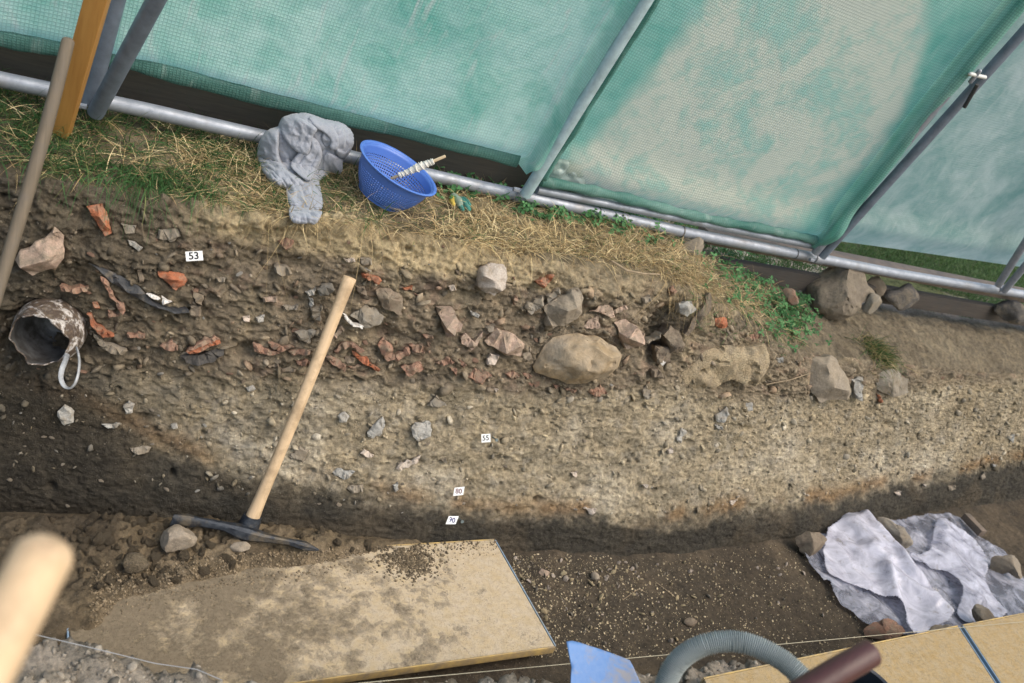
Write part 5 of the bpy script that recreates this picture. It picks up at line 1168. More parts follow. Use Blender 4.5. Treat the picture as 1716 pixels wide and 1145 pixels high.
def heap_cloth(outline, creases, hmax, rim, lift, seed, step=.85, wrk=.004, base=None, curl=None):
    O = crop2(outline)
    for _ in range(1): O = np.stack([O*.75+np.roll(O, -1, 0)*.25, O*.25+np.roll(O, -1, 0)*.75], 1).reshape(-1, 2)
    lo, hi = O.min(0)-2, O.max(0)+2; gx = np.arange(lo[0], hi[0], step); gy = np.arange(lo[1], hi[1], step); q = np.stack(np.meshgrid(gx, gy, indexing='ij'), -1)
    wob = np.stack([fbm(np.concatenate([q*.055, q[..., :1]*0+seed], -1), 2, seed), fbm(np.concatenate([q*.055, q[..., :1]*0+seed+5], -1), 2, seed)], -1)*1.6; qq = q+wob
    d = np.full(q.shape[:-1], 1e9)
    for i in range(len(O)):
        a, b2 = O[i-1], O[i]; ab = b2-a; t_ = np.clip(((q-a)@ab)/max(ab@ab, 1e-9), 0, 1); d = np.minimum(d, np.linalg.norm(q-a-t_[..., None]*ab, axis=-1))
    ins = in_poly(q, O); d = np.where(ins, d, -d); x = np.clip(d/rim, 0, 1); h = hmax*np.sqrt(np.clip(1-(1-x)**2, 0, 1))
    if base: h = h+base(q)
    if curl is not None: h = h+curl[2]*np.clip(((q-O.mean(0))@np.array(curl[:2]))/max(np.ptp(O[:, 0]), np.ptp(O[:, 1])), -.6, .6)
    for pts, amp, wd, drp in creases:
        s, al = seg_field(qq, smooth_line(crop2(pts))); w_ = wd/3; tp = np.clip(np.minimum(al, 1-al)*6, 0, 1)**.6
        h = h+amp*tp*np.where(s > 0, np.exp(-(s/w_)**1.3), np.exp(-(s/1.3)**2))-drp*tp*np.where(s < 0, np.exp(-(-s/(w_*.55))), np.exp(-(s/.8)**2))
    pz = np.concatenate([q*.06, q[..., :1]*0+seed], -1); h = h+wrk*(1-np.abs(fbm(pz*np.array([1., .6, 1]), 3, seed+2))*2.6)*x+wrk*.5*fbm(pz*3, 2, seed+3)*x
    g = np.random.default_rng(seed+40)
    for k in range(7):
        th = g.uniform(0, math.pi); fr = g.uniform(.05, .14); ph = (qq[..., 0]*math.cos(th)+qq[..., 1]*math.sin(th))*fr+g.uniform(0, 9)+1.2*fbm(pz*.8+k, 2, seed+k)
        h = h+.0032*(.12/fr)**.5*(np.abs((ph % 2)-1)**1.6-.4)*sm(-.05, .35, fbm(pz*.7+k*5, 2, seed+50+k))*x
    h = np.maximum(h, .001)
    V = np.zeros(q.shape[:-1]+(3,))
    for i in range(q.shape[0]):
        for j in range(q.shape[1]):
            if d[i, j] < -1.2: continue
            r_ = ray(*q[i, j]); loc, n, i_, ds = BV_REAL.ray_cast(CAM, r_.normalized()); th_ = (loc-CAM).dot(FWD) if loc else 9
            t_ = min(th_, 2.70/r_.y)-lift-h[i, j]; V[i, j] = CAM+r_*t_
    f = grid_faces(*q.shape[:2]); ok = (d.ravel()[f] > -1.2).all(1); f = f[ok]; used, inv = np.unique(f.ravel(), return_inverse=True)
    return V.reshape(-1, 3)[used], inv.reshape(-1, 4)
body_o = [(122,612),(135,592),(180,577),(250,570),(340,603),(430,620),(480,665),(487,720),(462,770),(430,800),(428,868),(400,872),(372,860),(345,885),(305,912),(230,945),(140,945),(85,925),(30,860),(3,780),(20,700),(60,655),(112,640)]
CRS = [
    ([(122,640),(140,690),(185,745),(235,775),(262,800)][::-1], .026, 60, .012),          # front edge of the top left roll
    ([(262,588),(330,612),(385,650),(408,700),(400,748),(372,748)], .022, 46, .016),       # top band over the right lobe
    ([(165,830),(200,868),(262,915),(292,860),(326,780),(300,705),(270,690),(215,770),(165,830)][::-1], .018, 50, .012),   # pointed flap
    ([(330,700),(338,665),(362,655),(392,675),(398,705),(372,735)], .012, 22, .018),
    ([(110,652),(104,720),(106,800),(142,862),(235,918)], .022, 50, .014),                 # inside of the left loop
    ([(118,745),(150,722),(182,760),(205,810)], .012, 24, .018),
    ([(342,762),(382,808),(366,846),(332,878)], .014, 36, .010),
    ([(402,752),(438,772),(470,742)], .010, 30, .008),
    ([(150,800),(190,840),(235,880)], .010, 26, .008),
    ([(40,700),(75,760),(80,840),(120,900)], .008, 40, .004), ([(200,600),(260,625),(310,660)], .008, 34, .004), ([(420,640),(445,690),(440,745)], .008, 34, .004),
]
CRS = [(a_, b_*1.75, c_*1.25, d_*1.5) for a_, b_, c_, d_ in CRS]
BO = crop2(body_o)
def dome(q, rim=30, hm=.062):
    d = np.full(q.shape[:-1], 1e9)
    for i in range(len(BO)):
        a, b2 = BO[i-1], BO[i]; ab = b2-a; t_ = np.clip(((q-a)@ab)/(ab@ab), 0, 1); d = np.minimum(d, np.linalg.norm(q-a-t_[..., None]*ab, axis=-1))
    x = np.clip(np.where(in_poly(q, BO), d, 0)/rim, 0, 1); return hm*np.sqrt(np.clip(1-(1-x)**2, 0, 1))
PAN = [  # outline, edge height, edge rim, lift, creases, (direction the flap rises in, amount)
    (body_o, .006, 4, .012, CRS[4:5]+CRS[8:9], None),
    ([(60,655),(112,650),(104,720),(108,800),(145,860),(240,915),(230,945),(140,945),(85,925),(30,860),(3,780),(20,700)], .006, 3, .018, CRS[9:10], (.8, .0, .030)),
    ([(330,612),(430,625),(480,665),(487,720),(462,770),(430,800),(395,760),(408,700),(385,650)], .006, 3, .018, CRS[7:8]+CRS[11:12], (-.9, .3, .030)),
    ([(342,762),(395,785),(430,800),(428,868),(400,872),(372,860),(345,885),(328,850)], .005, 3, .018, [], (.3, -.8, .016)),
    ([(118,640),(130,595),(180,577),(250,570),(325,597),(310,640),(272,690),(264,775),(215,770),(150,712)], .006, 3, .026, CRS[10:11], (.5, .85, .034)),
    ([(255,582),(340,606),(395,652),(414,705),(402,752),(368,748),(378,705),(345,664),(292,640)], .006, 3, .032, [], (-.5, .7, .026)),
    ([(325,700),(338,668),(364,660),(386,682),(390,712),(366,740),(340,735)], .004, 2.5, .024, [], (.7, -.5, .02)),
    ([(165,830),(215,770),(272,688),(302,705),(328,760),(322,800),(290,870),(262,915),(200,868)], .006, 3, .034, [([(200,845),(240,800),(285,720)], .007, 26, .005), ([(255,900),(290,820),(312,760)], .006, 22, .004)], (-.6, .6, .024)),
]
AV, AF = [], []; o_ = 0
for k_, (ou, hm_, ri, li_, cr, cu_) in enumerate(PAN):
    V_, F_ = heap_cloth(ou, [(a_, b_*.8, c_, d_*.8) for a_, b_, c_, d_ in cr], hm_, ri, li_, 1+k_*3, wrk=.0016, base=dome, curl=cu_); AV.append(V_); AF.append(F_+o_); o_ += len(V_)
sleeve_o = [(150,890),(300,870),(318,950),(336,1045),(290,1062),(215,1040),(160,1034),(152,960)]; cuff_o = [(162,1036),(215,1036),(262,1052),(330,1066),(322,1082),(292,1130),(262,1117),(236,1124),(172,1116)]
V_, F_ = heap_cloth(sleeve_o, [([(215,930),(232,975),(240,1015)], .010, 24, .006), ([(262,930),(270,975),(292,1010)], .009, 22, .006), ([(190,950),(200,1000)], .006, 18, .004)], .024, 9, .036, 4, wrk=.002); AV.append(V_); AF.append(F_+o_); o_ += len(V_)
V_, F_ = heap_cloth(cuff_o, [([(210,1046),(216,1118)], .003, 22, .001), ([(268,1062),(262,1112)], .003, 22, .001)], .009, 3, .036, 6, wrk=.001); AV.append(V_); AF.append(F_+o_)
VA = AV[0]; bc = Vector([float(x) for x in VA.mean(0)]); allV = np.concatenate(AV)-np.array(bc); me2 = mesh('sweatshirt', allV, np.concatenate(AF)); smooth(me2)
t = NT('grey_jersey'); n = t.noise(t.co(), 420, 3, .7); n2 = t.noise(t.co(), 30, 4, .6)
c_ = t.mix(t.ramp(n, .3, .7), (.22, .235, .275), (.29, .305, .345)); c_ = t.mix(t.mth('MULTIPLY', t.ramp(n2, .5, .8), .25), c_, (.30, .28, .25))
t.b.inputs['Sheen Weight'].default_value = .3; M_JER = t.fin(c_, .95, t.bump(n, .0008), .1)
o_ = link('sweatshirt', me2, M_JER, None, bc); s_ = o_.modifiers.new('t', 'SOLIDIFY'); s_.thickness = .0025
tag(o_, 'crumpled grey sweatshirt with one cuff hanging over the turf edge', 'sweatshirt')

# ------------------------------------------------------------------ small glove-like scrap in the straw
g0, gn = hit_real(770, 347); GL = thing('glove', 'small crumpled green and yellow glove lying in the straw right of the colander', 'glove', g0)
M_GG = plain('teal_knit', (.07, .24, .20), .8, .2, 0, .3, 60); M_GY = plain('yellow_knit', (.52, .38, .08), .8, .2, 0, .3, 60); M_GW = plain('pale_green_knit', (.28, .36, .28), .8, .2, 0, .3, 60)
def gl(pts, r, m, nm, lift=.02): 
    p = [hit_real(*q)[0]+gn*lift for q in pts]; tube_obj(nm, p, r, m, GL, seg=10, cap=.7)
gl([(760,337),(757,346),(760,352)], [.009,.011,.008], M_GY, 'cuff'); gl([(760,338),(768,346),(772,353)], [.014,.017,.013], M_GW, 'palm')
gl([(772,343),(779,351),(786,361)], [.010,.011,.009], M_GG, 'finger', .022); gl([(769,348),(773,355),(776,360)], [.009,.009,.007], M_GG, 'finger', .018); gl([(777,345),(783,351),(787,356)], [.008,.009,.007], M_GG, 'finger', .028)

# ------------------------------------------------------------------ near right: plastic sheets and their stones
def floor_patch(name, pts, mat, label, cat, z0, folds, seed, amp, res=.0055, k_=(4.5, 15), ang=None):
    P2 = np.array([(lambda p: (p.x, p.y))(at_z(x, y, z0)) for x, y in pts]); lo, hi = P2.min(0)-.01, P2.max(0)+.01
    gx = np.arange(lo[0], hi[0], res); gy = np.arange(lo[1], hi[1], res); X, Y = np.meshgrid(gx, gy, indexing='ij'); Q = np.stack([X, Y, X*0], -1)
    for _ in range(2): P2 = np.concatenate([np.stack([P2*.75+np.roll(P2, -1, 0)*.25, P2*.25+np.roll(P2, -1, 0)*.75], 1).reshape(-1, 2)])
    jit = np.stack([fbm(Q*14, 2, seed+9), fbm(Q*14, 2, seed+8)], -1)*.008
    ins = in_poly(np.stack([X, Y], -1)+jit, P2)
    if ang is None: sa_, sb_ = at_z(1432, 872, z0), at_z(1572, 1052, z0); ang = math.atan2(sb_.y-sa_.y, sb_.x-sa_.x)+math.pi/2
    g = np.random.default_rng(seed); Z = z0+amp*.7*fbm(Q*5, 2, seed+4); wq = fbm(Q*6, 3, seed+6)
    for k in range(11):
        th = g.uniform(0, math.pi) if k % 4 == 0 else ang+g.normal(0, .3); fr = g.uniform(5, 24); ph = (X*math.cos(th)+Y*math.sin(th))*fr+g.uniform(0, 9)+wq*1.3
        tri = np.abs((ph % 2)-1); Z += amp*3.2/fr*(tri-.5)*sm(-.35, .25, fbm(Q*4+k*7, 2, seed+20+k))*2
    q = to_px(np.stack([X, Y, X*0+z0+.02], -1))[..., :2]
    for (x0, y0), (x1, y1), wd, hh in folds:
        a, b = np.array((x0, y0), float), np.array((x1, y1), float); ab = b-a; tt = ((q-a)@ab)/(ab@ab); d = np.linalg.norm(q-a-np.clip(tt, 0, 1)[..., None]*ab, axis=-1); Z += hh*np.exp(-(d/wd)**2)
    Z = np.maximum(Z, z0-.004); f = grid_faces(len(gx), len(gy)); fi = ins.ravel()[f].all(1); f = f[fi]; used, inv = np.unique(f.ravel(), return_inverse=True)
    me = mesh(name, np.stack([X, Y, Z], -1).reshape(-1, 3)[used], inv.reshape(-1, 4)); smooth(me); o = link(name, me, mat); s_ = o.modifiers.new('t', 'SOLIDIFY'); s_.thickness = .0015
    return tag(o, label, cat)
def film_mat(name, c1, c2, lo, hi, rough):
    t = NT(name); co = t.co(); n = t.noise(co, 10, 6, .68, .8); n2 = t.noise(co, 55, 5, .65); n3 = t.noise(co, 22, 6, .7, .5)
    c_ = t.mix(t.ramp(n, .4, .66), c1, c2); c_ = t.mix(t.mth('MULTIPLY', t.ramp(n3, .58, .70), .7), c_, (.27, .225, .17)); t.l(c_, t.b.inputs['Base Color'])
    t.b.inputs['Roughness'].default_value = rough; t.b.inputs['Specular IOR Level'].default_value = .55; t.l(t.bump(n2, .002), t.b.inputs['Normal'])
    tl = t.n('BsdfTranslucent', i_Color=c_); m0 = t.n('MixShader', i_0=.3); t.l(t.b.outputs[0], m0.inputs[1]); t.l(tl.outputs[0], m0.inputs[2])
    tr_ = t.n('BsdfTransparent', i_Color=(.92, .93, .97, 1)); mx = t.n('MixShader'); t.l(t.ramp(n, .35, .68, (lo, lo, lo, 1), (hi, hi, hi, 1)), mx.inputs[0]); t.l(tr_.outputs[0], mx.inputs[1]); t.l(m0.outputs[0], mx.inputs[2]); t.l(mx.outputs[0], t.out.inputs[0]); return t.m
M_FILM = film_mat('clear_plastic_film', (.30, .31, .36), (.60, .60, .67), .32, .82, .17); M_WPL = film_mat('milky_plastic_film', (.76, .75, .82), (.60, .59, .66), .85, .55, .14); M_WPL2 = film_mat('thin_milky_film', (.66, .66, .74), (.55, .55, .62), .95, .25, .2)
HP = lambda pts: cpx('P', [(1290+x/3.753, 840+y/3.753) for x, y in pts])
floor_patch('plastic_film', HP([(160,250),(330,190),(600,160),(940,90),(1180,70),(1330,240),(1480,300),(1640,560),(1640,740),(1130,800),(900,850),(600,810),(520,690),(400,620),(385,500),(310,495)]), M_FILM, 'clear crumpled plastic film spread over the trench floor at right', 'film', .012, [((1320, 900), (1400, 1000), 12, .02)], 61, .016)
floor_patch('plastic_sheet', HP([(330,200),(425,112),(560,58),(640,170),(800,340),(950,520),(1140,780),(960,845),(880,828),(810,650),(680,600),(450,490),(340,430)]), M_WPL, 'milky plastic sheet folded into a long crumpled strip, a stone on its left corner', 'sheet', .034, [((1436, 876), (1578, 1046), 24, .055), ((1446, 866), (1592, 1044), 7, .03), ((1480, 950), (1510, 1040), 9, .016), ((1455, 920), (1560, 1020), 6, .014), ((1482, 960), (1530, 1050), 5, .012)], 63, .013)
floor_patch('plastic_sheet', HP([(1010,112),(1150,150),(1330,268),(1385,380),(1350,520),(1400,620),(1540,720),(1180,790),(1190,560),(1110,430),(930,420),(830,330),(1020,330)]), M_WPL2, 'white plastic sheet showing through the film at the right end', 'sheet', .030, [((1580, 880), (1640, 1010), 20, .03), ((1520, 930), (1640, 1010), 9, .02)], 67, .014)
def pin(mat, pts, label, seed, depth=.7, z=.06, cuts=9, cat='stone', name='stone'):
    q = HP(pts); cx = sum(p[0] for p in q)/len(q); cy = sum(p[1] for p in q)/len(q); p = at_z(cx, cy, z); 
    return prop(name, mat, 'P', q, p.y, label, cat, seed, cuts, depth)
pin('brown', [(148,215),(190,185),(270,180),(372,272),(345,320),(250,350),(190,292)], 'brown rounded stone holding the left corner of the white sheet', 71)
pin('grey', [(695,112),(780,140),(885,215),(882,270),(840,292),(770,272),(735,222)], 'pointed grey stone on the film between the two white sheets', 72, .6, .07, 7)
pin('beige', [(1380,350),(1450,338),(1600,440),(1600,492),(1500,452)], 'long grey stone on the right edge of the plastic film', 73, .7)
pin('grey', [(1288,672),(1380,658),(1402,742),(1300,760)], 'square grey stone against the yellow boards on the plastic', 74, .8, .09, 6)
pin('tile', [(600,812),(690,768),(800,778),(852,822),(760,852),(650,872)], 'broken red brick under the string beside the plastic film', 75, .6, .05, 7, 'brick', 'brick_fragment')
pin('beige', [(1000,842),(1090,788),(1172,832),(1100,862)], 'beige stone at the corner of the yellow board and white sheet', 76, .7, .12)
a, b = HP([(1228, 92)])[0], HP([(1338, 205)])[0]; a, b = at_z(*a, .05), at_z(*b, .05); d = (b-a)/2; n = Vector((0, 0, 1)); s_ = d.cross(n).normalized()
tag(link('wood_block', box_mesh(None, d, s_*.022, n*.02, .003, 'wood_block'), M_OLDW2, None, (a+b)/2), 'small brown wooden block at the far right of the trench floor', 'block')

# ------------------------------------------------------------------ foreground tools
def patha(pts): return spath(pts)
HOSE = thing('hose', 'grey corrugated hose arching over the near trench edge', 'hose', at_t(1140, 1110, 1.9))
hpts = [(1108, 1215, 1.93), (1112, 1160, 1.93), (1135, 1110, 1.93), (1180, 1081, 1.92), (1240, 1076, 1.91), (1300, 1100, 1.88), (1345, 1138, 1.85), (1390, 1200, 1.82)]
hp2 = spath(hpts); fine_ = []
for i in range(len(hp2)-1):
    for j in range(14): fine_.append(hp2[i].lerp(hp2[i+1], j/14))
M_HOSE = plain('grey_hose_plastic', (.26, .29, .285), .45, .45, 0, .12, 20)
V, F = sweep(fine_, [.0232+.0019*math.cos(i*2*math.pi/6) for i in range(len(fine_))], seg=22); me = mesh('corrugated_tube', [Vector(q)-HOSE.location for q in V], F); smooth(me, 80); link('corrugated_tube', me, M_HOSE, HOSE, HOSE.location)
tube_obj('end_cuff', [at_t(1386, 1194, 1.82), at_t(1420, 1250, 1.80)], .031, MT['slate'], HOSE, seg=20)
# blue shovel blade
SH = thing('shovel', 'pale blue shovel blade with dried mud standing at the near trench edge', 'shovel', at_z(1010, 1150, .33))
bpx = [(947,1078),(957,1076),(970,1078),(1009,1089),(1040,1101),(1054,1108),(1060,1120),(1072,1150),(1085,1210),(950,1215),(956,1120)]
q0_ = at_t(1005, 1110, 2.18); nb = (-ray(1005, 1110).normalized()*.8+Vector((0, 0, .5))+Vector((.2, 0, 0))).normalized()
def bl_(px, py): d = ray(px, py); return CAM+d*((q0_-CAM).dot(nb)/d.dot(nb))
e1 = (RIGHT-nb*RIGHT.dot(nb)).normalized(); e2 = nb.cross(e1); L = [bl_(*p)-q0_ for p in bpx]; L2 = [Vector((p.dot(e1), p.dot(e2))) for p in L]
n0 = len(L2); xs_ = [p.x for p in L2]; ys_ = [p.y for p in L2]; inn = [Vector((x, y)) for x in np.arange(min(xs_), max(xs_), .012) for y in np.arange(min(ys_), max(ys_), .012) if in_poly(np.array([x, y]), [tuple(p) for p in L2])]
vs, es, fs, *_r = delaunay_2d_cdt(L2+inn, [(i, (i+1) % n0) for i in range(n0)], [], 1, 1e-6); cx_ = (min(xs_)+max(xs_))/2
V = [q0_+e1*p.x+e2*p.y-nb*(-.35*(p.x-cx_)**2*4)-SH.location for p in vs]; me = mesh('blade', V, [tuple(f) for f in fs]); smooth(me)
t = NT('blue_painted_steel'); co = t.co(); n = t.noise(co, 14, 6, .65, .4); n2 = t.noise(co, 70, 4, .6); sx = t.n('SeparateXYZ', i_0=co); c_ = t.mix(t.ramp(n2, .3, .7), (.095, .20, .42), (.13, .235, .44)); c_ = t.mix(t.mth('MULTIPLY', t.ramp(n, .48, .62), .75), c_, (.28, .24, .19)); M_SHOV = t.fin(c_, .5, t.bump(n2, .0006), .35)
o = link('blade', me, M_SHOV, SH, SH.location); s_ = o.modifiers.new('t', 'SOLIDIFY'); s_.thickness = .003
tube_obj('socket', [bl_(1018, 1195), bl_(1024, 1290)], .02, M_SHOV, SH, seg=14)
# brown handle and black tub
BT = thing('brush', 'reddish brown tool handle crossing the bottom edge, out of focus', 'handle', at_t(1400, 1150, 1.25))
V, F = sweep([at_t(1458, 1095, 1.22), at_t(1400, 1128, 1.2), at_t(1330, 1172, 1.18), at_t(1240, 1230, 1.15)], [.0195, .020, .021, .022], seg=22, cap=.45)
me = mesh('handle', [Vector(q)-BT.location for q in V], F); smooth(me, 60); link('handle', me, wood('red_brown_varnish', (.075, .030, .026), (.055, .023, .021), (1, .4, 0), 20, .4), BT, BT.location)
tube_obj('handle_collar', [at_t(1262, 1216, 1.155), at_t(1225, 1240, 1.14)], .026, MT['slate'], BT, seg=18)
bc2 = at_z(1452, 1160, .84); BK = thing('bucket', 'black plastic bucket rim peeking in at the bottom right', 'bucket', bc2-Vector((0, 0, .36)))
M_BLK = plain('black_plastic', (.018, .022, .028), .4, .45, 0, .2, 12)
def lath2(name, prof_, closed=False):
    n = len(prof_); ns = 64; V = [Vector((r*math.cos(2*math.pi*k/ns), r*math.sin(2*math.pi*k/ns), h)) for r, h in prof_ for k in range(ns)]
    F = [(i*ns+k, i*ns+(k+1) % ns, ((i+1) % n)*ns+(k+1) % ns, ((i+1) % n)*ns+k) for i in range(n if closed else n-1) for k in range(ns)]
    me = mesh(name, V, F); smooth(me, 50); return link(name, me, M_BLK, BK, BK.location)
lath2('body', [(.001, .02), (.062, .015), (.070, .02), (.082, .355), (.079, .355), (.067, .024), (.001, .026)]); lath2('rim', [(.078, .352), (.089, .35), (.090, .36), (.084, .366), (.078, .362)], True)
# strings
M_CORD = plain('pale_cord', (.40, .36, .26), .8, .2)
s_a, s_b = at_z(700, 1136, .335), at_z(1565, 1056, .345); d = s_b-s_a
tag(tube_obj('string_line', [s_a-d*.6, s_a, s_b, s_b+d*.5], .0010, M_CORD, seg=6), 'taut pale string stretched along the near trench edge', 'string')
M_PAPER = plain('pale_cord_grey', (.30, .30, .30), .7, .2)
l_ = [at_z(60, 1064, .31), at_z(150, 1085, .31), at_z(260, 1112, .31), at_z(330, 1122, .31), at_z(372, 1140, .31)]
tag(tube_obj('cord', l_, .0011, M_PAPER, seg=6), 'grey cord lying on the pale rubble at the lower left', 'cord')

# ------------------------------------------------------------------ turf: green blades, straw, weeds
def leafmat(name, tr=.35, rough=.6):
    t = NT(name); a = t.n('Attribute', attribute_name='Col').outputs[0]; t.l(a, t.b.inputs['Base Color']); t.b.inputs['Roughness'].default_value = rough; t.b.inputs['Specular IOR Level'].default_value = .25
    tl = t.n('BsdfTranslucent', i_Color=a); mx = t.n('MixShader', i_0=tr); t.l(t.b.outputs[0], mx.inputs[1]); t.l(tl.outputs[0], mx.inputs[2]); t.l(mx.outputs[0], t.out.inputs[0]); return t.m
M_GRASS = leafmat('grass_blades'); M_STRAW = leafmat('straw', .15, .7)
def blades(name, roots, length, width, heading, rise, droop, cols, mat, label, cat='grass', seg=5, parent=None, wig=.2):
    n = len(roots); roots = np.asarray(roots); heading = np.asarray(heading); s = np.linspace(0, 1, seg)[None]
    hx, hy = np.cos(heading)[:, None], np.sin(heading)[:, None]; L_ = np.asarray(length)[:, None]; R_ = np.asarray(rise)[:, None]; D_ = np.asarray(droop)[:, None]
    run = L_*np.cos(R_)*s; z = L_*np.sin(R_)*s-L_*D_*s**2; w1 = RNG.normal(size=(n, 1))*wig*L_*s**2
    C = np.stack([roots[:, :1]+hx*run-hy*w1, roots[:, 1:2]+hy*run+hx*w1, roots[:, 2:3]+z], -1)
    tw = RNG.uniform(0, 2*math.pi, (n, 1)); sdv = np.stack([-hy*np.cos(tw), hx*np.cos(tw), np.sin(tw)*.7+0*hx], -1)
    wd = np.asarray(width)[:, None]*(1-.9*s**1.6)/2
    P = np.stack([C-sdv*wd[..., None], C+sdv*wd[..., None]], 2).reshape(n, seg*2, 3)
    q = np.array([[2*i, 2*i+1, 2*i+3, 2*i+2] for i in range(seg-1)]); F = (q[None]+np.arange(n)[:, None, None]*seg*2).reshape(-1, 4)
    me = mesh(name, P.reshape(-1, 3), F); vcol(me, np.repeat(np.asarray(cols), seg*2, 0)); smooth(me)
    if parent: me.transform(Matrix.Translation(-parent.location))
    o = link(name, me, mat, parent, parent.location if parent else None); return tag(o, label, cat, kind='stuff')
def seeds(n, fn):
    out = []
    while len(out) < n:
        px, py, keep = fn()
        if not keep: continue
        p, nn_ = hit_real(px, py)
        if p is None or p.y < lipY(p.x)-.10: continue
        out.append((p.x, p.y, p.z-.004))
    return np.array(out)
def tube_py(px): return 130+.207*px
def lip_py(px): return float(np.interp(px, [0, 150, 300, 450, 600, 750, 900, 1050, 1150, 1250, 1330, 1400], [278, 305, 328, 358, 376, 400, 425, 440, 470, 520, 575, 600]))
dens = lambda px, xs, ys: np.interp(px, xs, ys)
clump = lambda px, py, sc, s: float(vn(np.array([[px/sc, py/sc, s]]), 3)[0])
def f_green():
    px = random.uniform(-40, 640); lo, hi = tube_py(px)+6, lip_py(px)-6; py = lo+(hi-lo)*random.random()**1.25
    k = dens(px, [0, 350, 520, 640], [1, 1, .45, .3])*(.35+.8*(clump(px, py, 38, 1) > -.1)); return px, py, random.random() < k
r = seeds(4700, f_green); n = len(r); g = RNG.uniform(.7, 1.3, (n, 1)); colg = np.where(RNG.random((n, 1)) < .8, np.array([[.06, .135, .045]]), np.array([[.17, .19, .07]]))*g
blades('grass', r, RNG.uniform(.04, .15, n), RNG.uniform(.0024, .0048, n), RNG.normal(-1.3, .95, n), RNG.uniform(.25, 1.35, n), RNG.uniform(.2, .85, n), colg, M_GRASS, 'green grass growing along the tube at the left end of the bank')
def f_hang():
    px = random.choice([random.gauss(262, 14), random.gauss(225, 22), random.uniform(60, 300), random.gauss(330, 20)]); return px, lip_py(px)-random.uniform(8, 40), True
r = seeds(460, f_hang); n = len(r); colg = np.array([[.06, .14, .045]])*RNG.uniform(.7, 1.4, (n, 1))
blades('grass', r, RNG.uniform(.07, .17, n), RNG.uniform(.002, .004, n), RNG.normal(-1.5, .5, n), RNG.uniform(.2, 1.0, n), RNG.uniform(.6, 1.25, n), colg, M_GRASS, 'long green blades hanging over the turf edge at left')
def f_straw():
    px = random.uniform(-30, 1330); lo, hi = tube_py(px)+8, lip_py(px)+2
    if px > 1150: lo = tube_py(px)+30+(px-1150)*.35
    py = lo+(hi-lo)*(random.random()**.8); k = dens(px, [0, 250, 300, 450, 640, 900, 1150, 1330], [.15, .2, .9, .8, 1, 1, .75, .5])*(.3+.8*(clump(px, py, 45, 7) > -.15)); return px, py, random.random() < k
r = seeds(15000, f_straw); n = len(r); base_c = np.array([[.54, .41, .21], [.66, .53, .30], [.40, .28, .14], [.26, .20, .11]])[RNG.integers(0, 4, n)]*RNG.uniform(.75, 1.2, (n, 1))
blades('straw', r, RNG.uniform(.03, .13, n), RNG.uniform(.0018, .004, n), RNG.uniform(0, 6.28, n), RNG.normal(.36, .32, n), RNG.uniform(.05, .5, n), base_c, M_STRAW, 'dry yellow straw matted over the middle of the bank', wig=.35)
def f_mid():
    px = random.uniform(560, 1350); lo, hi = tube_py(px)+4, lip_py(px)
    py = lo+(hi-lo)*random.random()**1.6; k = .25+.6*(clump(px, py, 30, 11) > .15)
    if px > 1150: py = random.uniform(tube_py(px)+40, tube_py(px)+180); k = .8
    return px, py, random.random() < k
r = seeds(1900, f_mid); n = len(r); colg = np.array([[.085, .155, .055]])*RNG.uniform(.7, 1.5, (n, 1))
blades('grass', r, RNG.uniform(.03, .10, n), RNG.uniform(.002, .004, n), RNG.normal(-1.2, 1.2, n), RNG.uniform(.2, 1.3, n), RNG.uniform(.2, .9, n), colg, M_GRASS, 'thin green grass among the straw right of the colander')
# roots hanging from the turf edge
rr = []
for k in range(520):
    px = random.uniform(200, 1330); py = lip_py(px)+random.uniform(6, 60); p, nn_ = hit_real(px, py); rr.append(tuple(p+nn_*.004))
n = len(rr); blades('roots', rr, RNG.uniform(.02, .07, n), RNG.uniform(.0008, .0016, n), RNG.uniform(0, 6.28, n), RNG.normal(-.4, .5, n), RNG.uniform(.2, .7, n), np.array([[.26, .20, .13]])*RNG.uniform(.5, 1.3, (n, 1)), M_STRAW, 'fine roots and dry stems hanging below the turf edge', 'roots', wig=.6)
rr = []
for k in range(900):
    px = random.gauss(1165, 50) if k < 480 else random.uniform(420, 1340); py = lip_py(px)+random.uniform(-26, 10); p, nn_ = hit_real(px, py); rr.append(tuple(p+nn_*.003))
n = len(rr); blades('straw', rr, RNG.uniform(.05, .16, n), RNG.uniform(.0014, .0030, n), RNG.normal(-1.57, .6, n), RNG.normal(.25, .4, n), RNG.uniform(.5, 1.3, n), np.array([[.48, .36, .19], [.34, .25, .13], [.24, .18, .10]])[RNG.integers(0, 3, n)]*RNG.uniform(.7, 1.2, (n, 1)), M_STRAW, 'shaggy dry stems hanging over the turf edge', wig=.5)
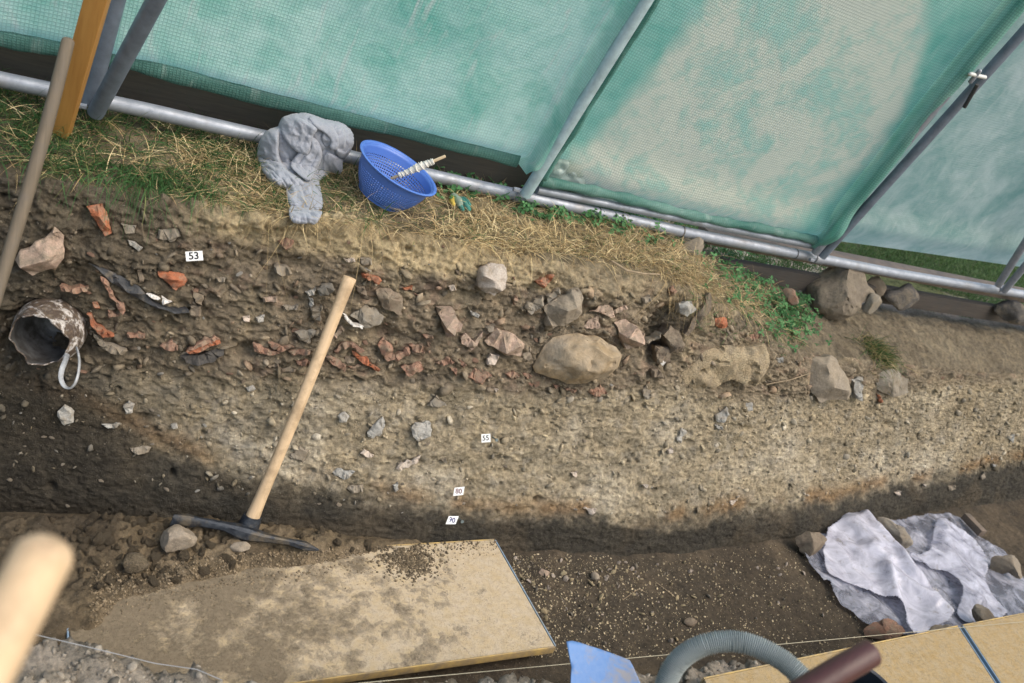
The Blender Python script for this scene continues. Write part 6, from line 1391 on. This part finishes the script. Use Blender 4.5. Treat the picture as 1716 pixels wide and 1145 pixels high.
# broad weeds
def weeds(name, n, fn, label, size=(.012, .026), lift=.045):
    r = seeds(n, fn); V = []; F = []; C_ = []
    for k, p in enumerate(r):
        s = RNG.uniform(*size); a = RNG.uniform(0, 6.28); z = p[2]+RNG.uniform(.004, lift); nrm = Vector((RNG.normal(0, .5), RNG.normal(-.25, .5), 1)).normalized(); e1 = nrm.orthogonal().normalized(); e1 = (Matrix.Rotation(a, 3, nrm) @ e1); e2 = nrm.cross(e1)
        cen = Vector((p[0], p[1], z)); col = np.array([.075, .19, .07])*RNG.uniform(.55, 1.5)
        for lobe in range(3):
            t_ = lobe*2.09+RNG.uniform(-.25, .25); d = e1*math.cos(t_)+e2*math.sin(t_); q = nrm.cross(d); o = len(V)
            V += [cen, cen+d*s*.45+q*s*.34+nrm*s*.08, cen+d*s*.95+q*s*.2-nrm*s*.05, cen+d*s*1.05-nrm*s*.12, cen+d*s*.95-q*s*.2-nrm*s*.05, cen+d*s*.45-q*s*.34+nrm*s*.08]; F += [(o, o+1, o+2, o+3), (o, o+3, o+4, o+5)]; C_ += [col*RNG.uniform(.85, 1.15)]*6
    me = mesh(name, np.array([v[:] for v in V]), np.array(F)); vcol(me, np.array(C_)); return tag(link(name, me, M_GRASS), label, 'weeds', kind='stuff')
def f_w1():
    px = random.uniform(690, 1180); py = tube_py(px)+random.triangular(6, 62, 14); k = dens(px, [690, 850, 870, 1010, 1150], [.25, .5, 1, .9, .6])*(.25+.9*(clump(px, py, 26, 15) > -.05)); return px, py, random.random() < k
weeds('weeds', 850, f_w1, 'green leafy weeds growing along the base tube in the middle')
def f_w2():
    t_ = random.random(); px = 1195+t_*160+random.gauss(0, 22); py = 432+t_*118+random.gauss(0, 22)
    if random.random() < .25: px, py = random.gauss(1320, 22), random.gauss(530, 22)
    return px, py, py > tube_py(px)+28
weeds('weeds', 620, f_w2, 'dense dark green weeds running down the slope to the boulder', (.010, .022))
# single tuft on the right bank
tp_, tn_ = hit_real(1468, 590); n = 620
rr = np.array([tuple(tp_)])+RNG.normal(0, 1, (n, 3))*np.array([.055, .045, .004]); rr[:, 2] = [drop(x, y)-.002 for x, y in rr[:, :2]]
TUFT = thing('grass_tuft', 'single grass tuft on the bare right hand bank', 'grass tuft', tp_)
blades('blades', rr, RNG.uniform(.05, .15, n), RNG.uniform(.0026, .005, n), RNG.normal(-1.3, 1.0, n), RNG.uniform(.3, 1.3, n), RNG.uniform(.2, 1.0, n), np.where(RNG.random((n, 1)) < .6, np.array([[.06, .11, .035]]), np.array([[.30, .24, .11]]))*RNG.uniform(.7, 1.3, (n, 1)), M_GRASS, None, None, parent=TUFT)
# grass and gravel showing below the right sheet
rr = []
for k in range(34000):
    x = RNG.uniform(2.6, 7.6); y = RNG.uniform(2.95, 4.7); rr.append((x, y, drop(x, y) if y < 3.45 else .79))
n = len(rr); keep = vn(np.array([[a*3, b*3, 0] for a, b, _ in rr]), 5) > np.where(np.array(rr)[:, 1] < 3.3, .0, -.6); rr = np.array(rr)[keep]; n = len(rr)
blades('grass', rr, RNG.uniform(.04, .11, n), RNG.uniform(.004, .008, n), RNG.uniform(0, 6.28, n), RNG.uniform(.5, 1.4, n), RNG.uniform(.1, .6, n), np.array([[.07, .125, .04]])*RNG.uniform(.7, 1.4, (n, 1)), M_GRASS, 'grass beyond the shelter showing under the right sheet')
# twigs and dry stems on the section and floor
M_TWIG = plain('dry_twig', (.30, .23, .15), .8, .2, 0, .3, 50)
def twig(pts, r, label, lift=.02, fl=False):
    p = [(floor_hit(*q)+Vector((0, 0, .004))) if fl else (hit(*q)[0]+hit(*q)[1]*lift) for q in pts]
    tag(tube_obj('twig', p, r, M_TWIG, seg=6), label, 'twig')
twig([(1016, 451), (1040, 462), (1068, 467), (1095, 468)], [.004, .0045, .004, .003], 'bent dry root sticking out under the turf edge', .04)
twig([(1278, 642), (1320, 634), (1352, 624)], [.002, .0025, .002], 'thin straight twig left of the grey pink stone')
twig([(1100, 972), (1120, 986), (1140, 1003)], [.0016, .0018, .0014], 'single yellow straw lying on the dark trench floor', 0, True)
twig([(1045, 1003), (1071, 985), (1088, 991)], [.0012, .0014, .001], 'bent thin stalk on the floor beside the yellow straw', 0, True)
